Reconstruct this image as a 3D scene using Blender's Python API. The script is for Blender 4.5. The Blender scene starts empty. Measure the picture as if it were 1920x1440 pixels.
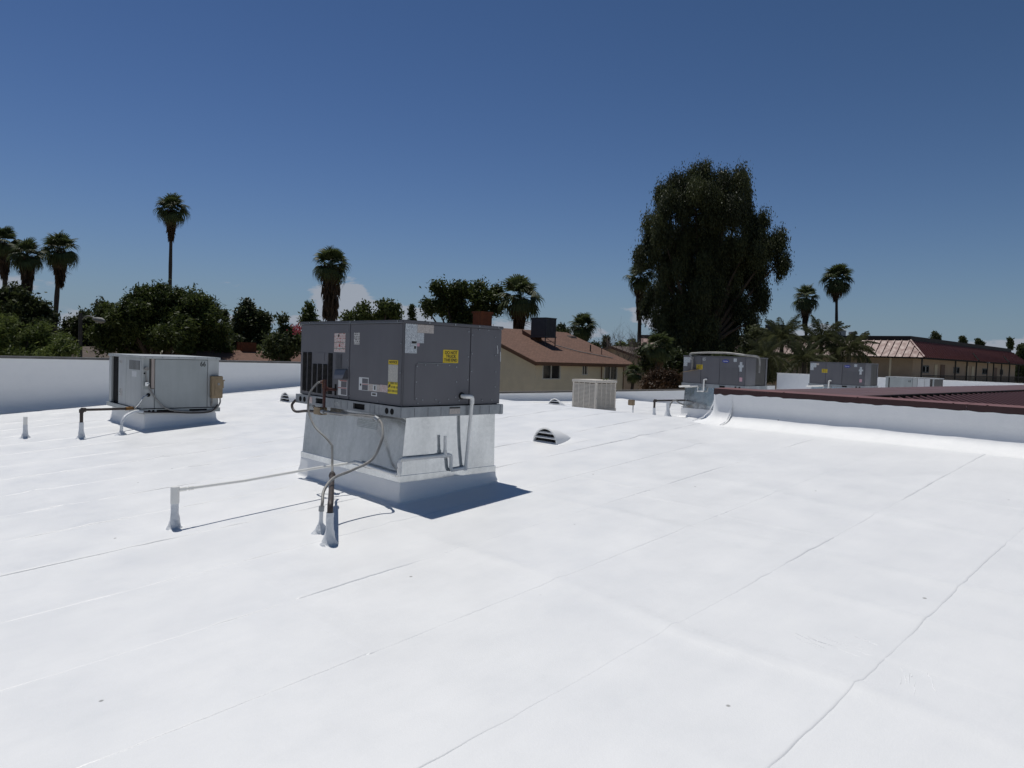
import bpy, bmesh, math, random
import numpy as np
from mathutils import Vector, Matrix
random.seed(7); RNG = np.random.default_rng(7)
scn = bpy.context.scene
COL = scn.collection
rad = math.radians

# ------------------------------------------------------------------ camera
# world axes follow the building: +x and +y are its two wall directions
F_PX, PITCH, ROLL, AZ, EYE = 1339.93, .0403, .0343, .8055, 1.65
SA, CA = math.sin(AZ), math.cos(AZ)
def c2w(p): return Vector((p[0]*SA + p[1]*CA, -p[0]*CA + p[1]*SA, p[2]))
_f = Vector((0, math.cos(PITCH), -math.sin(PITCH))); _u = Vector((0, math.sin(PITCH), math.cos(PITCH))); _r = Vector((1, 0, 0))
_R = math.cos(ROLL)*_r + math.sin(ROLL)*_u; _U = -math.sin(ROLL)*_r + math.cos(ROLL)*_u
cam_d = bpy.data.cameras.new('camera'); cam = bpy.data.objects.new('camera', cam_d); COL.objects.link(cam)
R_, U_, B_ = c2w(_R), c2w(_U), c2w(-_f)
cam.matrix_world = Matrix(((R_.x, U_.x, B_.x, 0), (R_.y, U_.y, B_.y, 0), (R_.z, U_.z, B_.z, EYE), (0, 0, 0, 1)))
cam_d.sensor_width = 36; cam_d.lens = F_PX/1920*36; cam_d.clip_end = 9000; cam_d.clip_start = .05
scn.camera = cam
def at(x, y, t):
    """a point t metres ahead of the eye, in the direction of a place seen in the photograph"""
    d = _R*((x-960)/F_PX) - _U*((y-720)/F_PX) + _f
    d = d/d.y*t
    p = c2w(d); p.z += EYE
    return p

# ------------------------------------------------------------------ sky, sun, exposure
SUN_EL, SUN_AZ = 70.0, 7.5         # azimuth measured from +y towards +x
world = bpy.data.worlds.new('World'); scn.world = world; world.use_nodes = True
wn, wl = world.node_tree.nodes, world.node_tree.links
wn.clear()
sky = wn.new('ShaderNodeTexSky'); sky.sky_type = 'NISHITA'; sky.sun_disc = False
sky.sun_elevation = rad(SUN_EL); sky.sun_rotation = rad(SUN_AZ)
sky.altitude = 100; sky.air_density = 1.15; sky.dust_density = .1; sky.ozone_density = 1.6
bg = wn.new('ShaderNodeBackground'); bg.inputs['Strength'].default_value = .066
wo = wn.new('ShaderNodeOutputWorld')
# low cumulus along the whole horizon
tc = wn.new('ShaderNodeTexCoord'); sp = wn.new('ShaderNodeSeparateXYZ'); wl.new(tc.outputs['Generated'], sp.inputs[0])
mp = wn.new('ShaderNodeMapping'); mp.inputs['Scale'].default_value = (5.5, 5.5, 17); mp.inputs['Location'].default_value = (2.35, .6, .3)
wl.new(tc.outputs['Generated'], mp.inputs[0])
ns = wn.new('ShaderNodeTexNoise'); ns.inputs['Scale'].default_value = 1; ns.inputs['Detail'].default_value = 9; ns.inputs['Roughness'].default_value = .55
wl.new(mp.outputs[0], ns.inputs[0])
def wmath(op, a, b=None, clamp=False):
    n = wn.new('ShaderNodeMath'); n.operation = op; n.use_clamp = clamp
    for i, s in enumerate((a, b)):
        if s is None: continue
        if isinstance(s, (int, float)): n.inputs[i].default_value = s
        else: wl.new(s, n.inputs[i])
    return n.outputs[0]
def wramp(src, a, b):
    n = wn.new('ShaderNodeMapRange'); n.interpolation_type = 'SMOOTHSTEP'
    n.inputs[1].default_value = a; n.inputs[2].default_value = b; wl.new(src, n.inputs[0]); return n.outputs[0]
# deeper, more saturated blue, as a phone camera renders a clear sky: one power curve per channel
sep = wn.new('ShaderNodeSeparateColor'); wl.new(sky.outputs[0], sep.inputs[0]); cmb = wn.new('ShaderNodeCombineColor')
for i_, (k_, g_) in enumerate(((.375, 1.28), (.455, 1.25), (.30, 1.62))): wl.new(wmath('MULTIPLY', wmath('POWER', sep.outputs[i_], g_), k_), cmb.inputs[i_])
cd_ = c2w(Vector(((688-960)/F_PX, 1, 0)).normalized())     # the one taller bank of cumulus
dt = wmath('ADD', wmath('MULTIPLY', sp.outputs['X'], cd_.x), wmath('MULTIPLY', sp.outputs['Y'], cd_.y))
bank = wmath('MULTIPLY', wramp(dt, .992, .9978), .175)
thr = wmath('ADD', wmath('ADD', ns.outputs[0], bank), wmath('MULTIPLY', sp.outputs['Z'], -3.0))
cl = wmath('MULTIPLY', wramp(thr, .39, .43), .9, True)
mx = wn.new('ShaderNodeMix'); mx.data_type = 'RGBA'
hz = wn.new('ShaderNodeMix'); hz.data_type = 'RGBA'; wl.new(wmath('MULTIPLY', wmath('POWER', 2.718, wmath('MULTIPLY', wmath('MAXIMUM', sp.outputs['Z'], 0), -11)), .9), hz.inputs['Factor'])
wl.new(cmb.outputs[0], hz.inputs['A']); hz.inputs['B'].default_value = (3.35, 5.2, 7.7, 1)
wl.new(cl, mx.inputs['Factor']); wl.new(hz.outputs['Result'], mx.inputs['A']); mx.inputs['B'].default_value = (6.3, 6.9, 8.0, 1)
wl.new(mx.outputs['Result'], bg.inputs['Color']); wl.new(bg.outputs[0], wo.inputs[0])

sun_d = bpy.data.lights.new('sun', 'SUN'); sun_d.energy = 4.0; sun_d.angle = rad(.53); sun_d.color = (1, .965, .9)
sun = bpy.data.objects.new('sun', sun_d); COL.objects.link(sun)
sdir = Vector((math.sin(rad(SUN_AZ))*math.cos(rad(SUN_EL)), math.cos(rad(SUN_AZ))*math.cos(rad(SUN_EL)), math.sin(rad(SUN_EL))))
sun.rotation_euler = sdir.to_track_quat('Z', 'Y').to_euler(); sun.location = (0, 20, 40)
vs = scn.view_settings; vs.view_transform = 'Standard'; vs.look = 'None'; vs.gamma = 1; vs.use_curve_mapping = False
vs.exposure = -.36
scn.cycles.use_denoising = True
scn.cycles.max_bounces = 10; scn.cycles.diffuse_bounces = 5; scn.cycles.glossy_bounces = 4; scn.cycles.transparent_max_bounces = 6

# ------------------------------------------------------------------ materials
MATS = {}
class NT:
    def __init__(s, name):
        s.m = bpy.data.materials.new(name); s.m.use_nodes = True; s.t = s.m.node_tree
        s.b = s.t.nodes['Principled BSDF']
    def n(s, typ, **k):
        x = s.t.nodes.new(typ)
        for a, b in k.items(): setattr(x, a, b)
        return x
    def l(s, a, b): s.t.links.new(a, b)
    def noise(s, scale, detail=4, rough=.55, coord='Object', vscale=None):
        tc = s.n('ShaderNodeTexCoord'); o = tc.outputs[coord]
        if vscale:
            mp = s.n('ShaderNodeMapping'); mp.inputs['Scale'].default_value = vscale; s.l(o, mp.inputs[0]); o = mp.outputs[0]
        x = s.n('ShaderNodeTexNoise'); x.inputs['Scale'].default_value = scale; x.inputs['Detail'].default_value = detail; x.inputs['Roughness'].default_value = rough
        s.l(o, x.inputs[0]); return x.outputs[0]
    def ramp(s, src, stops):
        r = s.n('ShaderNodeValToRGB'); e = r.color_ramp.elements
        while len(e) < len(stops): e.new(.5)
        for i, (p, c) in enumerate(stops):
            e[i].position = p; e[i].color = (*c, 1) if len(c) == 3 else c
        s.l(src, r.inputs[0]); return r.outputs[0]
    def rng(s, src, a, b, c, d):
        r = s.n('ShaderNodeMapRange'); r.inputs[1].default_value = a; r.inputs[2].default_value = b; r.inputs[3].default_value = c; r.inputs[4].default_value = d
        s.l(src, r.inputs[0]); return r.outputs[0]
    def bump(s, src, strength, dist=.01, prev=None):
        b = s.n('ShaderNodeBump'); b.inputs['Strength'].default_value = strength; b.inputs['Distance'].default_value = dist
        s.l(src, b.inputs['Height'])
        if prev is not None: s.l(prev, b.inputs['Normal'])
        return b.outputs[0]
def mat(name, c1, c2=None, scale=6, rough=.5, metal=0, bump=0, bscale=60, vscale=None, rvar=0, spec=.5, lo=.35, hi=.65):
    if name in MATS: return MATS[name]
    t = NT(name); b = t.b
    if c2 is None: c2 = tuple(x*.86 for x in c1)
    nz = t.noise(scale, 5, .6, vscale=vscale)
    t.l(t.ramp(nz, [(lo, c1), (hi, c2)]), b.inputs['Base Color'])
    b.inputs['Roughness'].default_value = rough; b.inputs['Metallic'].default_value = metal
    b.inputs['Specular IOR Level'].default_value = spec
    if rvar: t.l(t.rng(t.noise(scale*2.3, 4), .3, .7, rough-rvar, rough+rvar), b.inputs['Roughness'])
    if bump: t.l(t.bump(t.noise(bscale, 4), bump), b.inputs['Normal'])
    MATS[name] = t.m; return t.m

def mat_roof(name, lump=.0):
    t = NT(name); b = t.b
    n1 = t.noise(.55, 5, .6); n2 = t.noise(7, 5, .6)
    mixc = t.n('ShaderNodeMix', data_type='RGBA', blend_type='MULTIPLY'); mixc.inputs['Factor'].default_value = 1
    t.l(t.ramp(n1, [(.3, (.822+lump*.18, .83+lump*.17, .838+lump*.15)), (.7, (.85+lump*.16, .855+lump*.15, .862+lump*.13))]), mixc.inputs['A'])
    t.l(t.ramp(n2, [(.28, (.975, .978, .98)), (.55, (1, 1, 1))]), mixc.inputs['B'])
    stk = t.ramp(t.noise(1.6, 5, .7, vscale=(.22, 2.2, 1)), [(.3, (.968, .97, .972)), (.62, (1, 1, 1))])
    mix3 = t.n('ShaderNodeMix', data_type='RGBA', blend_type='MULTIPLY'); mix3.inputs['Factor'].default_value = 1
    t.l(mixc.outputs['Result'], mix3.inputs['A']); t.l(stk, mix3.inputs['B']); mixc = mix3
    # sparse specks of grit stuck in the coating
    tc = t.n('ShaderNodeTexCoord'); vo = t.n('ShaderNodeTexVoronoi'); vo.inputs['Scale'].default_value = 2.3; t.l(tc.outputs['Object'], vo.inputs[0])
    sp = t.ramp(vo.outputs['Distance'], [(.018, (.3, .29, .27)), (.03, (1, 1, 1))])
    mix2 = t.n('ShaderNodeMix', data_type='RGBA', blend_type='MULTIPLY'); mix2.inputs['Factor'].default_value = .8
    t.l(mixc.outputs['Result'], mix2.inputs['A']); t.l(sp, mix2.inputs['B']); t.l(mix2.outputs['Result'], b.inputs['Base Color'])
    t.l(t.rng(t.noise(2.2, 5), .3, .7, .36+lump*.5, .55+lump*.4), b.inputs['Roughness'])
    b.inputs['Specular IOR Level'].default_value = .5
    bn = t.bump(t.noise(140, 3, .6), .3, .004)
    bn = t.bump(t.noise(26, 5, .65), .10 + lump*.3, .012, bn)
    bn = t.bump(t.noise(3.1, 4, .6), .018 + lump*.35, .03, bn)
    t.l(bn, b.inputs['Normal'])
    MATS[name] = t.m; return t.m
M_ROOF = mat_roof('white_roof_coating')
M_FLASH = mat_roof('white_flashing_coating', .35)
M_MASTIC = mat('white_mastic', (.78, .8, .82), (.66, .69, .73), 14, .35, bump=.9, bscale=38)
def mat_panel(name, c, rough=.45, dirt=.25):
    """painted sheet steel: faint vertical run-off streaks and dust"""
    t = NT(name); b = t.b
    st = t.noise(5, 5, .6, vscale=(1, 1, .12)); sm = t.noise(2.0, 5, .6)
    a = t.ramp(st, [(.3, tuple(x*(1-dirt*.5) for x in c)), (.7, c)])
    d = t.ramp(sm, [(.35, (1, 1, 1)), (.75, (1-dirt*.35,)*3)])
    m = t.n('ShaderNodeMix', data_type='RGBA', blend_type='MULTIPLY'); m.inputs['Factor'].default_value = 1
    t.l(a, m.inputs['A']); t.l(d, m.inputs['B']); t.l(m.outputs['Result'], b.inputs['Base Color'])
    t.l(t.rng(sm, .3, .7, rough-.08, rough+.1), b.inputs['Roughness'])
    t.l(t.bump(t.noise(1.6, 2), .25, .01), b.inputs['Normal'])
    MATS[name] = t.m; return t.m
M_GREY = mat_panel('grey_painted_steel', (.132, .131, .146))
M_GREYLID = mat_panel('grey_lid_steel', (.118, .118, .13), .4)
M_PALE = mat_panel('pale_grey_painted_steel', (.50, .52, .52), .45, .3)
M_PALE2 = mat_panel('pale_panel_steel', (.42, .45, .45), .45, .35)
M_BEIGE = mat_panel('beige_cooler_steel', (.64, .59, .52), .55, .15)
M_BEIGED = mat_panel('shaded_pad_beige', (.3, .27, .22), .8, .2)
def mat_galv(name, base, rough):
    t = NT(name); b = t.b
    tc = t.n('ShaderNodeTexCoord'); vo = t.n('ShaderNodeTexVoronoi'); vo.inputs['Scale'].default_value = 34; t.l(tc.outputs['Object'], vo.inputs[0])
    sep = t.n('ShaderNodeSeparateColor'); t.l(vo.outputs['Color'], sep.inputs[0])
    st = t.noise(4, 6, .65, vscale=(1, 1, .25))
    a = t.ramp(st, [(.3, tuple(x*.76 for x in base)), (.68, base)])
    d = t.ramp(sep.outputs[0], [(0, (.86, .87, .88)), (1, (1, 1, 1))])
    m = t.n('ShaderNodeMix', data_type='RGBA', blend_type='MULTIPLY'); m.inputs['Factor'].default_value = .7
    t.l(a, m.inputs['A']); t.l(d, m.inputs['B']); t.l(m.outputs['Result'], b.inputs['Base Color'])
    b.inputs['Metallic'].default_value = .85
    t.l(t.rng(st, .3, .7, rough+.09, rough-.04), b.inputs['Roughness'])
    t.l(t.bump(t.noise(1.7, 3), .16, .02), b.inputs['Normal'])
    MATS[name] = t.m; return t.m
M_GALV = mat_galv('galvanized_sheet', (.75, .775, .785), .10)
M_GALVD = mat_galv('weathered_galvanized_rail', (.37, .39, .41), .5)
M_BLACK = mat('dark_opening', (.012, .012, .013), (.02, .02, .02), 20, .8, spec=.1)
M_COIL = mat('dark_coil', (.045, .043, .04), (.07, .065, .06), 30, .6, vscale=(1, 1, .1))
M_BLKPIPE = mat('black_iron_pipe', (.03, .026, .024), (.06, .04, .033), 18, .55, bump=.3)
M_RUST = mat('red_brown_valve', (.10, .03, .022), (.05, .02, .018), 25, .5, bump=.3)
M_CONDUIT = mat('grey_flexible_conduit', (.30, .30, .29), (.20, .19, .18), 9, .5, bump=.25, bscale=90)
M_PVC = mat('white_pvc_pipe', (.90, .89, .86), (.83, .82, .78), 8, .35)
M_COPPER = mat('brass_fitting', (.35, .18, .05), (.2, .1, .04), 20, .4, metal=.6)
M_TAN = mat('tan_switch_box', (.30, .22, .13), (.22, .16, .09), 9, .5)
M_WHITE = mat('white_label', (.66, .67, .68), (.58, .59, .6), 12, .5)
M_YEL = mat('yellow_label', (.72, .52, .02), (.62, .45, .02), 10, .5)
M_REDP = mat('red_label_print', (.42, .06, .05), (.35, .05, .05), 10, .5)
M_GREENP = mat('green_label_print', (.1, .25, .2), (.08, .2, .16), 10, .5)
M_INK = mat('black_ink', (.02, .02, .02), (.035, .035, .03), 15, .6)
M_BLUE = mat('blue_emblem', (.015, .03, .28), (.02, .04, .32), 10, .4)
M_PINK = mat('pink_label', (.55, .33, .38), (.5, .3, .35), 10, .5)
M_MAROON = mat_panel('maroon_painted_metal', (.155, .05, .044), .6, .3)
M_MAROON_CAP = mat_panel('faded_lit_maroon_cap', (.22, .10, .09), .52, .25)
M_PAN = mat_panel('dark_maroon_pan', (.05, .015, .015), .5, .3)  # dark reflections on the pans put into this colour
M_RIB = mat_panel('lit_rib_maroon', (.27, .135, .125), .5, .2)  # sunlit look of the ribs put into this paler maroon
M_MAR_BROWN = mat_panel('faded_brown_coping', (.145, .075, .065), .5, .3)
M_PARCAP = mat('grey_wall_coping', (.16, .155, .15), (.10, .095, .09), 5, .6)
M_PARCAPB = mat('brown_wall_coping', (.10, .09, .075), (.07, .06, .05), 5, .6)
M_STUCCO = mat('cream_stucco', (.68, .60, .45), (.61, .54, .41), 1.2, .85, bump=.5, bscale=25)
M_STUCCO2 = mat('tan_stucco', (.46, .36, .27), (.40, .31, .235), .8, .85, bump=.4, bscale=20)
M_STUCCO3 = mat('outer_wall_stucco', (.5, .47, .42), (.44, .41, .37), .8, .85, bump=.4, bscale=20)
M_FASCIA = mat('brown_fascia', (.14, .065, .03), (.10, .045, .022), 3, .6, vscale=(1, 1, 8))
def mat_shingle(name, c1, c2):
    t = NT(name); b = t.b
    tc = t.n('ShaderNodeTexCoord'); br = t.n('ShaderNodeTexBrick'); br.inputs['Scale'].default_value = 1
    mp = t.n('ShaderNodeMapping'); t.l(tc.outputs['Object'], mp.inputs[0]); t.l(mp.outputs[0], br.inputs[0])
    br.inputs['Brick Width'].default_value = .34; br.inputs['Row Height'].default_value = .145; br.inputs['Mortar Size'].default_value = .012
    br.inputs['Color1'].default_value = (*c1, 1); br.inputs['Color2'].default_value = (*c2, 1); br.inputs['Mortar'].default_value = (*[x*.55 for x in c1], 1)
    n = t.ramp(t.noise(3.5, 6, .7), [(.3, (.75, .75, .75)), (.7, (1.15, 1.1, 1.08))])
    m = t.n('ShaderNodeMix', data_type='RGBA', blend_type='MULTIPLY'); m.inputs['Factor'].default_value = 1
    t.l(br.outputs[0], m.inputs['A']); t.l(n, m.inputs['B']); t.l(m.outputs['Result'], b.inputs['Base Color'])
    b.inputs['Roughness'].default_value = .9
    t.l(t.bump(t.noise(30, 4), .5, .02), b.inputs['Normal']); return t.m
M_SHINGLE = mat_shingle('brown_shingles', (.15, .08, .056), (.19, .105, .074))
M_SHINGLE2 = mat_shingle('grey_brown_shingles', (.12, .095, .085), (.15, .12, .105))
M_BRICK = mat_shingle('orange_brick', (.24, .085, .035), (.19, .065, .03))
M_FRAME = mat('white_window_frame', (.6, .59, .55), (.55, .54, .5), 8, .5)
M_FRAMED = mat('dark_window_frame', (.03, .04, .045), (.04, .05, .055), 8, .5)
M_GLASS = mat('dark_window_glass', (.02, .022, .025), (.035, .037, .04), 1, .08, spec=.6)
M_DKROOF = mat('dark_roof_edge', (.022, .018, .018), (.03, .025, .024), 2, .75)
M_COOLERD = mat_panel('dark_grey_cooler', (.05, .055, .065), .6, .2)
M_GROUND = mat('dry_ground', (.36, .32, .26), (.24, .22, .16), .15, .95, bump=.5, bscale=2)
M_POLE = mat('dark_pole', (.035, .03, .028), (.05, .045, .04), 5, .7)
M_LAMP = mat('lamp_head_metal', (.22, .22, .21), (.17, .17, .17), 5, .6)
M_BARK = mat('bark', (.085, .06, .042), (.045, .033, .025), 5, .9, bump=.8, bscale=14, vscale=(1, 1, .2))
M_PALMBARK = mat('palm_bark', (.075, .06, .05), (.04, .032, .027), 6, .95, bump=.9, bscale=6, vscale=(.4, .4, 3))
def mat_leaf(name, c1, c2, trans=.25):
    t = NT(name); b = t.b
    at_ = t.n('ShaderNodeAttribute', attribute_name='tone')
    col = t.ramp(at_.outputs['Fac'], [(0, c1), (1, c2)])
    t.l(col, b.inputs['Base Color']); b.inputs['Roughness'].default_value = .55; b.inputs['Specular IOR Level'].default_value = .3
    tr = t.n('ShaderNodeBsdfTranslucent'); t.l(col, tr.inputs[0])
    mx = t.n('ShaderNodeMixShader'); mx.inputs[0].default_value = trans
    t.l(b.outputs[0], mx.inputs[1]); t.l(tr.outputs[0], mx.inputs[2]); t.l(mx.outputs[0], t.t.nodes['Material Output'].inputs[0]); return t.m
L_DARK = mat_leaf('dark_leaves', (.026, .036, .014), (.078, .098, .034), 0.34)
L_MID = mat_leaf('mid_green_leaves', (.034, .05, .014), (.10, .128, .034), 0.36)
L_LIGHT = mat_leaf('light_green_leaves', (.05, .075, .018), (.19, .23, .062), 0.38)
L_EUC = mat_leaf('grey_green_leaves', (.024, .031, .015), (.105, .12, .05), 0.32)
L_PALM = mat_leaf('palm_green', (.03, .044, .016), (.09, .115, .042), 0.32)
L_QUEEN = mat_leaf('feather_palm_green', (.05, .06, .026), (.13, .14, .066), 0.36)
L_DEAD = mat_leaf('dead_frond_brown', (.06, .037, .02), (.17, .105, .06), 0.25)
L_RUSTY = mat_leaf('dry_red_brown_leaves', (.04, .022, .012), (.11, .06, .03), .2)
L_PINK = mat_leaf('pink_blossom', (.28, .03, .06), (.5, .09, .13), .3)
def mat_print(name, bg, ink, rows, cover=.47, wrd=26):
    """a printed label: rows of small type"""
    t = NT(name); b = t.b
    tc = t.n('ShaderNodeTexCoord'); s = t.n('ShaderNodeSeparateXYZ'); t.l(tc.outputs['Generated'], s.inputs[0])
    def m(op, a, c):
        x = t.n('ShaderNodeMath', operation=op)
        for i, q in enumerate((a, c)):
            if isinstance(q, (int, float)): x.inputs[i].default_value = q
            else: t.l(q, x.inputs[i])
        return x.outputs[0]
    zr_ = m('MULTIPLY', s.outputs[2], rows); row = m('FLOOR', zr_, 0); fr = m('FRACT', zr_, 0)
    cmb = t.n('ShaderNodeCombineXYZ'); t.l(m('MULTIPLY', m('ADD', s.outputs[0], s.outputs[1]), wrd), cmb.inputs[0]); t.l(m('MULTIPLY', row, 7.3), cmb.inputs[1])
    nz = t.n('ShaderNodeTexNoise'); nz.inputs['Scale'].default_value = 1; nz.inputs['Detail'].default_value = 2; t.l(cmb.outputs[0], nz.inputs[0])
    fac = m('MULTIPLY', m('GREATER_THAN', nz.outputs[0], cover), m('GREATER_THAN', fr, .42))
    mx = t.n('ShaderNodeMix', data_type='RGBA'); t.l(fac, mx.inputs['Factor']); mx.inputs['A'].default_value = (*bg, 1); mx.inputs['B'].default_value = (*ink, 1)
    t.l(mx.outputs['Result'], b.inputs['Base Color']); b.inputs['Roughness'].default_value = .5
    return t.m
P_DATA = mat_print('white_data_plate_print', (.62, .66, .68), (.2, .22, .26), 26)
P_BEIGE = mat_print('beige_label_print', (.55, .5, .46), (.32, .27, .25), 9, .5)
P_WARN = mat_print('red_warning_print', (.6, .57, .55), (.42, .12, .1), 12, .5)
P_GREYT = mat_print('grey_notice_print', (.6, .58, .52), (.33, .32, .3), 22, .42)
P_BLK = mat_print('black_notice_print', (.6, .59, .57), (.08, .07, .07), 7, .47, 9)
P_YEL = mat_print('yellow_notice_print', (.74, .58, .03), (.25, .2, .02), 3, .45, 10)
P_FADED = mat_print('faded_stencil_print', (.34, .37, .38), (.5, .53, .54), 5, .45, 14)

# ------------------------------------------------------------------ mesh helpers
ORG = {}
def tag(o, label, cat, group=None):
    o['label'] = label; o['category'] = cat
    if group: o['group'] = group
    return o
def kind(o, k): o['kind'] = k; return o
def thing(name, loc, label, cat, group=None):
    o = bpy.data.objects.new(name, None); COL.objects.link(o); o.location = loc; o.empty_display_size = .2
    ORG[o] = Vector(loc); return tag(o, label, cat, group)
class MB:
    def __init__(s): s.v = []; s.f = []
    def add(s, vs, fs):
        k = len(s.v); s.v += [tuple(p) for p in vs]; s.f += [tuple(i+k for i in f) for f in fs]; return s
    def box(s, x0, x1, y0, y1, z0, z1):
        if x0 > x1: x0, x1 = x1, x0
        if y0 > y1: y0, y1 = y1, y0
        if z0 > z1: z0, z1 = z1, z0
        return s.add([(x0, y0, z0), (x1, y0, z0), (x1, y1, z0), (x0, y1, z0), (x0, y0, z1), (x1, y0, z1), (x1, y1, z1), (x0, y1, z1)],
                     [(3, 2, 1, 0), (4, 5, 6, 7), (0, 1, 5, 4), (1, 2, 6, 5), (2, 3, 7, 6), (3, 0, 4, 7)])
    def hexa(s, b, t):   # bottom 4 pts, top 4 pts (ccw from above)
        return s.add(list(b)+list(t), [(3, 2, 1, 0), (4, 5, 6, 7), (0, 1, 5, 4), (1, 2, 6, 5), (2, 3, 7, 6), (3, 0, 4, 7)])
    def tube(s, pts, r, n=10, caps=True):
        pts = [Vector(p) for p in pts]; k = len(s.v); up = None
        rs = r if isinstance(r, (list, tuple)) else [r]*len(pts)
        for i, p in enumerate(pts):
            d = (pts[min(i+1, len(pts)-1)] - pts[max(i-1, 0)]).normalized()
            if up is None:
                up = Vector((0, 0, 1)) if abs(d.z) < .9 else Vector((1, 0, 0))
            up = (up - d*up.dot(d)).normalized(); sd = d.cross(up)
            for j in range(n):
                a = 2*math.pi*j/n; s.v.append(tuple(p + (up*math.cos(a) + sd*math.sin(a))*rs[i]))
        for i in range(len(pts)-1):
            for j in range(n):
                a = k+i*n+j; b = k+i*n+(j+1) % n; s.f.append((a, a+n, b+n, b))
        if caps:
            s.f.append(tuple(k+j for j in range(n))); s.f.append(tuple(k+(len(pts)-1)*n+j for j in reversed(range(n))))
        return s
    def grid(s, fn, nu, nv):
        k = len(s.v)
        for i in range(nu):
            for j in range(nv): s.v.append(tuple(fn(i, j)))
        for i in range(nu-1):
            for j in range(nv-1):
                a = k+i*nv+j; s.f.append((a, a+nv, a+nv+1, a+1))
        return s
    def disc(s, c, n_axis, r, h, n=16):   # short cylinder
        c = Vector(c); a = Vector(n_axis); return s.tube([c, c+a*h], r, n)
    def build(s, name, m, parent=None, smooth=False, bevel=0, sharp=35, loc=None):
        me = bpy.data.meshes.new(name)
        if parent is not None: o0 = ORG[parent]
        elif loc is not None: o0 = Vector(loc)
        else:
            a = np.array(s.v); o0 = Vector(((a[:, 0].min()+a[:, 0].max())/2, (a[:, 1].min()+a[:, 1].max())/2, a[:, 2].min()))
        me.from_pydata([(x-o0.x, y-o0.y, z-o0.z) for x, y, z in s.v], [], s.f)
        if bevel:
            bm = bmesh.new(); bm.from_mesh(me)
            bmesh.ops.bevel(bm, geom=list(bm.edges), offset=bevel, segments=2, affect='EDGES', clamp_overlap=True)
            bm.to_mesh(me); bm.free(); smooth = True; sharp = 40
        if smooth:
            me.polygons.foreach_set('use_smooth', [True]*len(me.polygons)); me.set_sharp_from_angle(angle=rad(sharp))
        me.materials.append(m); me.update()
        o = bpy.data.objects.new(name, me); COL.objects.link(o)
        if parent is not None: o.parent = parent
        else: o.location = o0
        ORG[o] = o0; return o
def box(name, m, parent, x0, x1, y0, y1, z0, z1, bevel=0): return MB().box(x0, x1, y0, y1, z0, z1).build(name, m, parent, bevel=bevel)
def spline(pts, n=8):
    P = [Vector(p) for p in pts]; P = [P[0]*2-P[1]] + P + [P[-1]*2-P[-2]]; out = []
    for i in range(1, len(P)-2):
        a, b, c, d = P[i-1:i+3]
        for k in range(n):
            t = k/n; out.append(.5*((2*b) + (c-a)*t + (2*a-5*b+4*c-d)*t*t + (3*b-a-3*c+d)*t**3))
    out.append(P[-2]); return out
_tc = {}
def text(name, string, size, m, parent, origin, right, up, proud=.0012, bold=True, xs=1.0, align='CENTER'):
    """flat raised lettering"""
    cu = bpy.data.curves.new('lettering', 'FONT'); cu.body = string; cu.size = size; cu.align_x = align; cu.align_y = 'CENTER'; cu.extrude = .0004
    if bold: cu.offset = size*.018
    tmp = bpy.data.objects.new('tmp', cu); COL.objects.link(tmp)
    dg = bpy.context.evaluated_depsgraph_get(); me = bpy.data.meshes.new_from_object(tmp.evaluated_get(dg)); bpy.data.objects.remove(tmp)
    r = Vector(right); u = Vector(up); n = r.cross(u); o0 = ORG[parent]
    for v in me.vertices:
        c = v.co; v.co = Vector(origin) + r*c.x*xs + u*c.y + n*(proud+c.z) - o0
    me.materials.clear(); me.materials.append(m); me.name = name
    o = bpy.data.objects.new(name, me); COL.objects.link(o); o.parent = parent; ORG[o] = o0; return o
def snoise(x, seed=0):
    """smooth 1-d noise, vectorised"""
    x = np.asarray(x, float); r = np.random.default_rng(abs(int(seed))+5000*(seed < 0)).uniform(-1, 1, 512)
    i = np.floor(x).astype(int); t = x-i; t = t*t*(3-2*t); return r[i % 512]*(1-t) + r[(i+1) % 512]*t

# ------------------------------------------------------------------ roof
GZ = -4.2
_pu = np.array([-12, 0, 9.2, 9.75, 10.3, 15.5, 19, 22, 26.4, 36.]); _pz = np.array([-.936, 0, .718, .74, .71, .13, .06, .11, -.45, -.5])
_fu = np.linspace(-11, 35.5, 2400); _fz = np.interp(_fu, _pu, _pz)
_k = np.hanning(41); _k /= _k.sum(); _fz = np.convolve(np.pad(_fz, 20, mode='reflect', reflect_type='odd'), _k, 'valid')
WRINKLES = [([.2, 5.0], [3.17, 3.3], .010, .08), ([.2, 4.6], [4.86, 4.72], .009, .085), ([.4, 3.6], [5.8, 6.3], .008, .09), ([-.4, 2.4], [4.36, 4.1], .006, .07),
            ([4.2, 9], [7.8, 8.1], .006, .12), ([-1.5, 1.6], [2.2, 2.35], .006, .09), ([5.5, 9.5], [1.6, 1.5], .007, .1), ([7, 12], [2.9, 3.1], .008, .1), ([7.5, 12], [5.4, 5.7], .008, .1)]
def zr(u, v):
    u = np.asarray(u, float); v = np.asarray(v, float)
    z = np.interp(u, _fu, _fz) + .0015*np.sin(u*1.7+v*.6) + .0015*np.sin(v*1.15-u*.4+1)
    for i, (vv, uu, a, s) in enumerate(WRINKLES):
        c = np.interp(v, vv, uu) + .05*snoise(v*1.6, 40+i)
        w = np.clip((v-vv[0])/.4, 0, 1)*np.clip((vv[1]-v)/.4, 0, 1)*(.75+.35*snoise(v*2.3, 70+i))
        z = z + 2.3*a*w*np.exp(-((u-c)/(s*.75))**2)
    return z
def zr1(u, v): return float(zr(np.array([u]), np.array([v]))[0])

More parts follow.
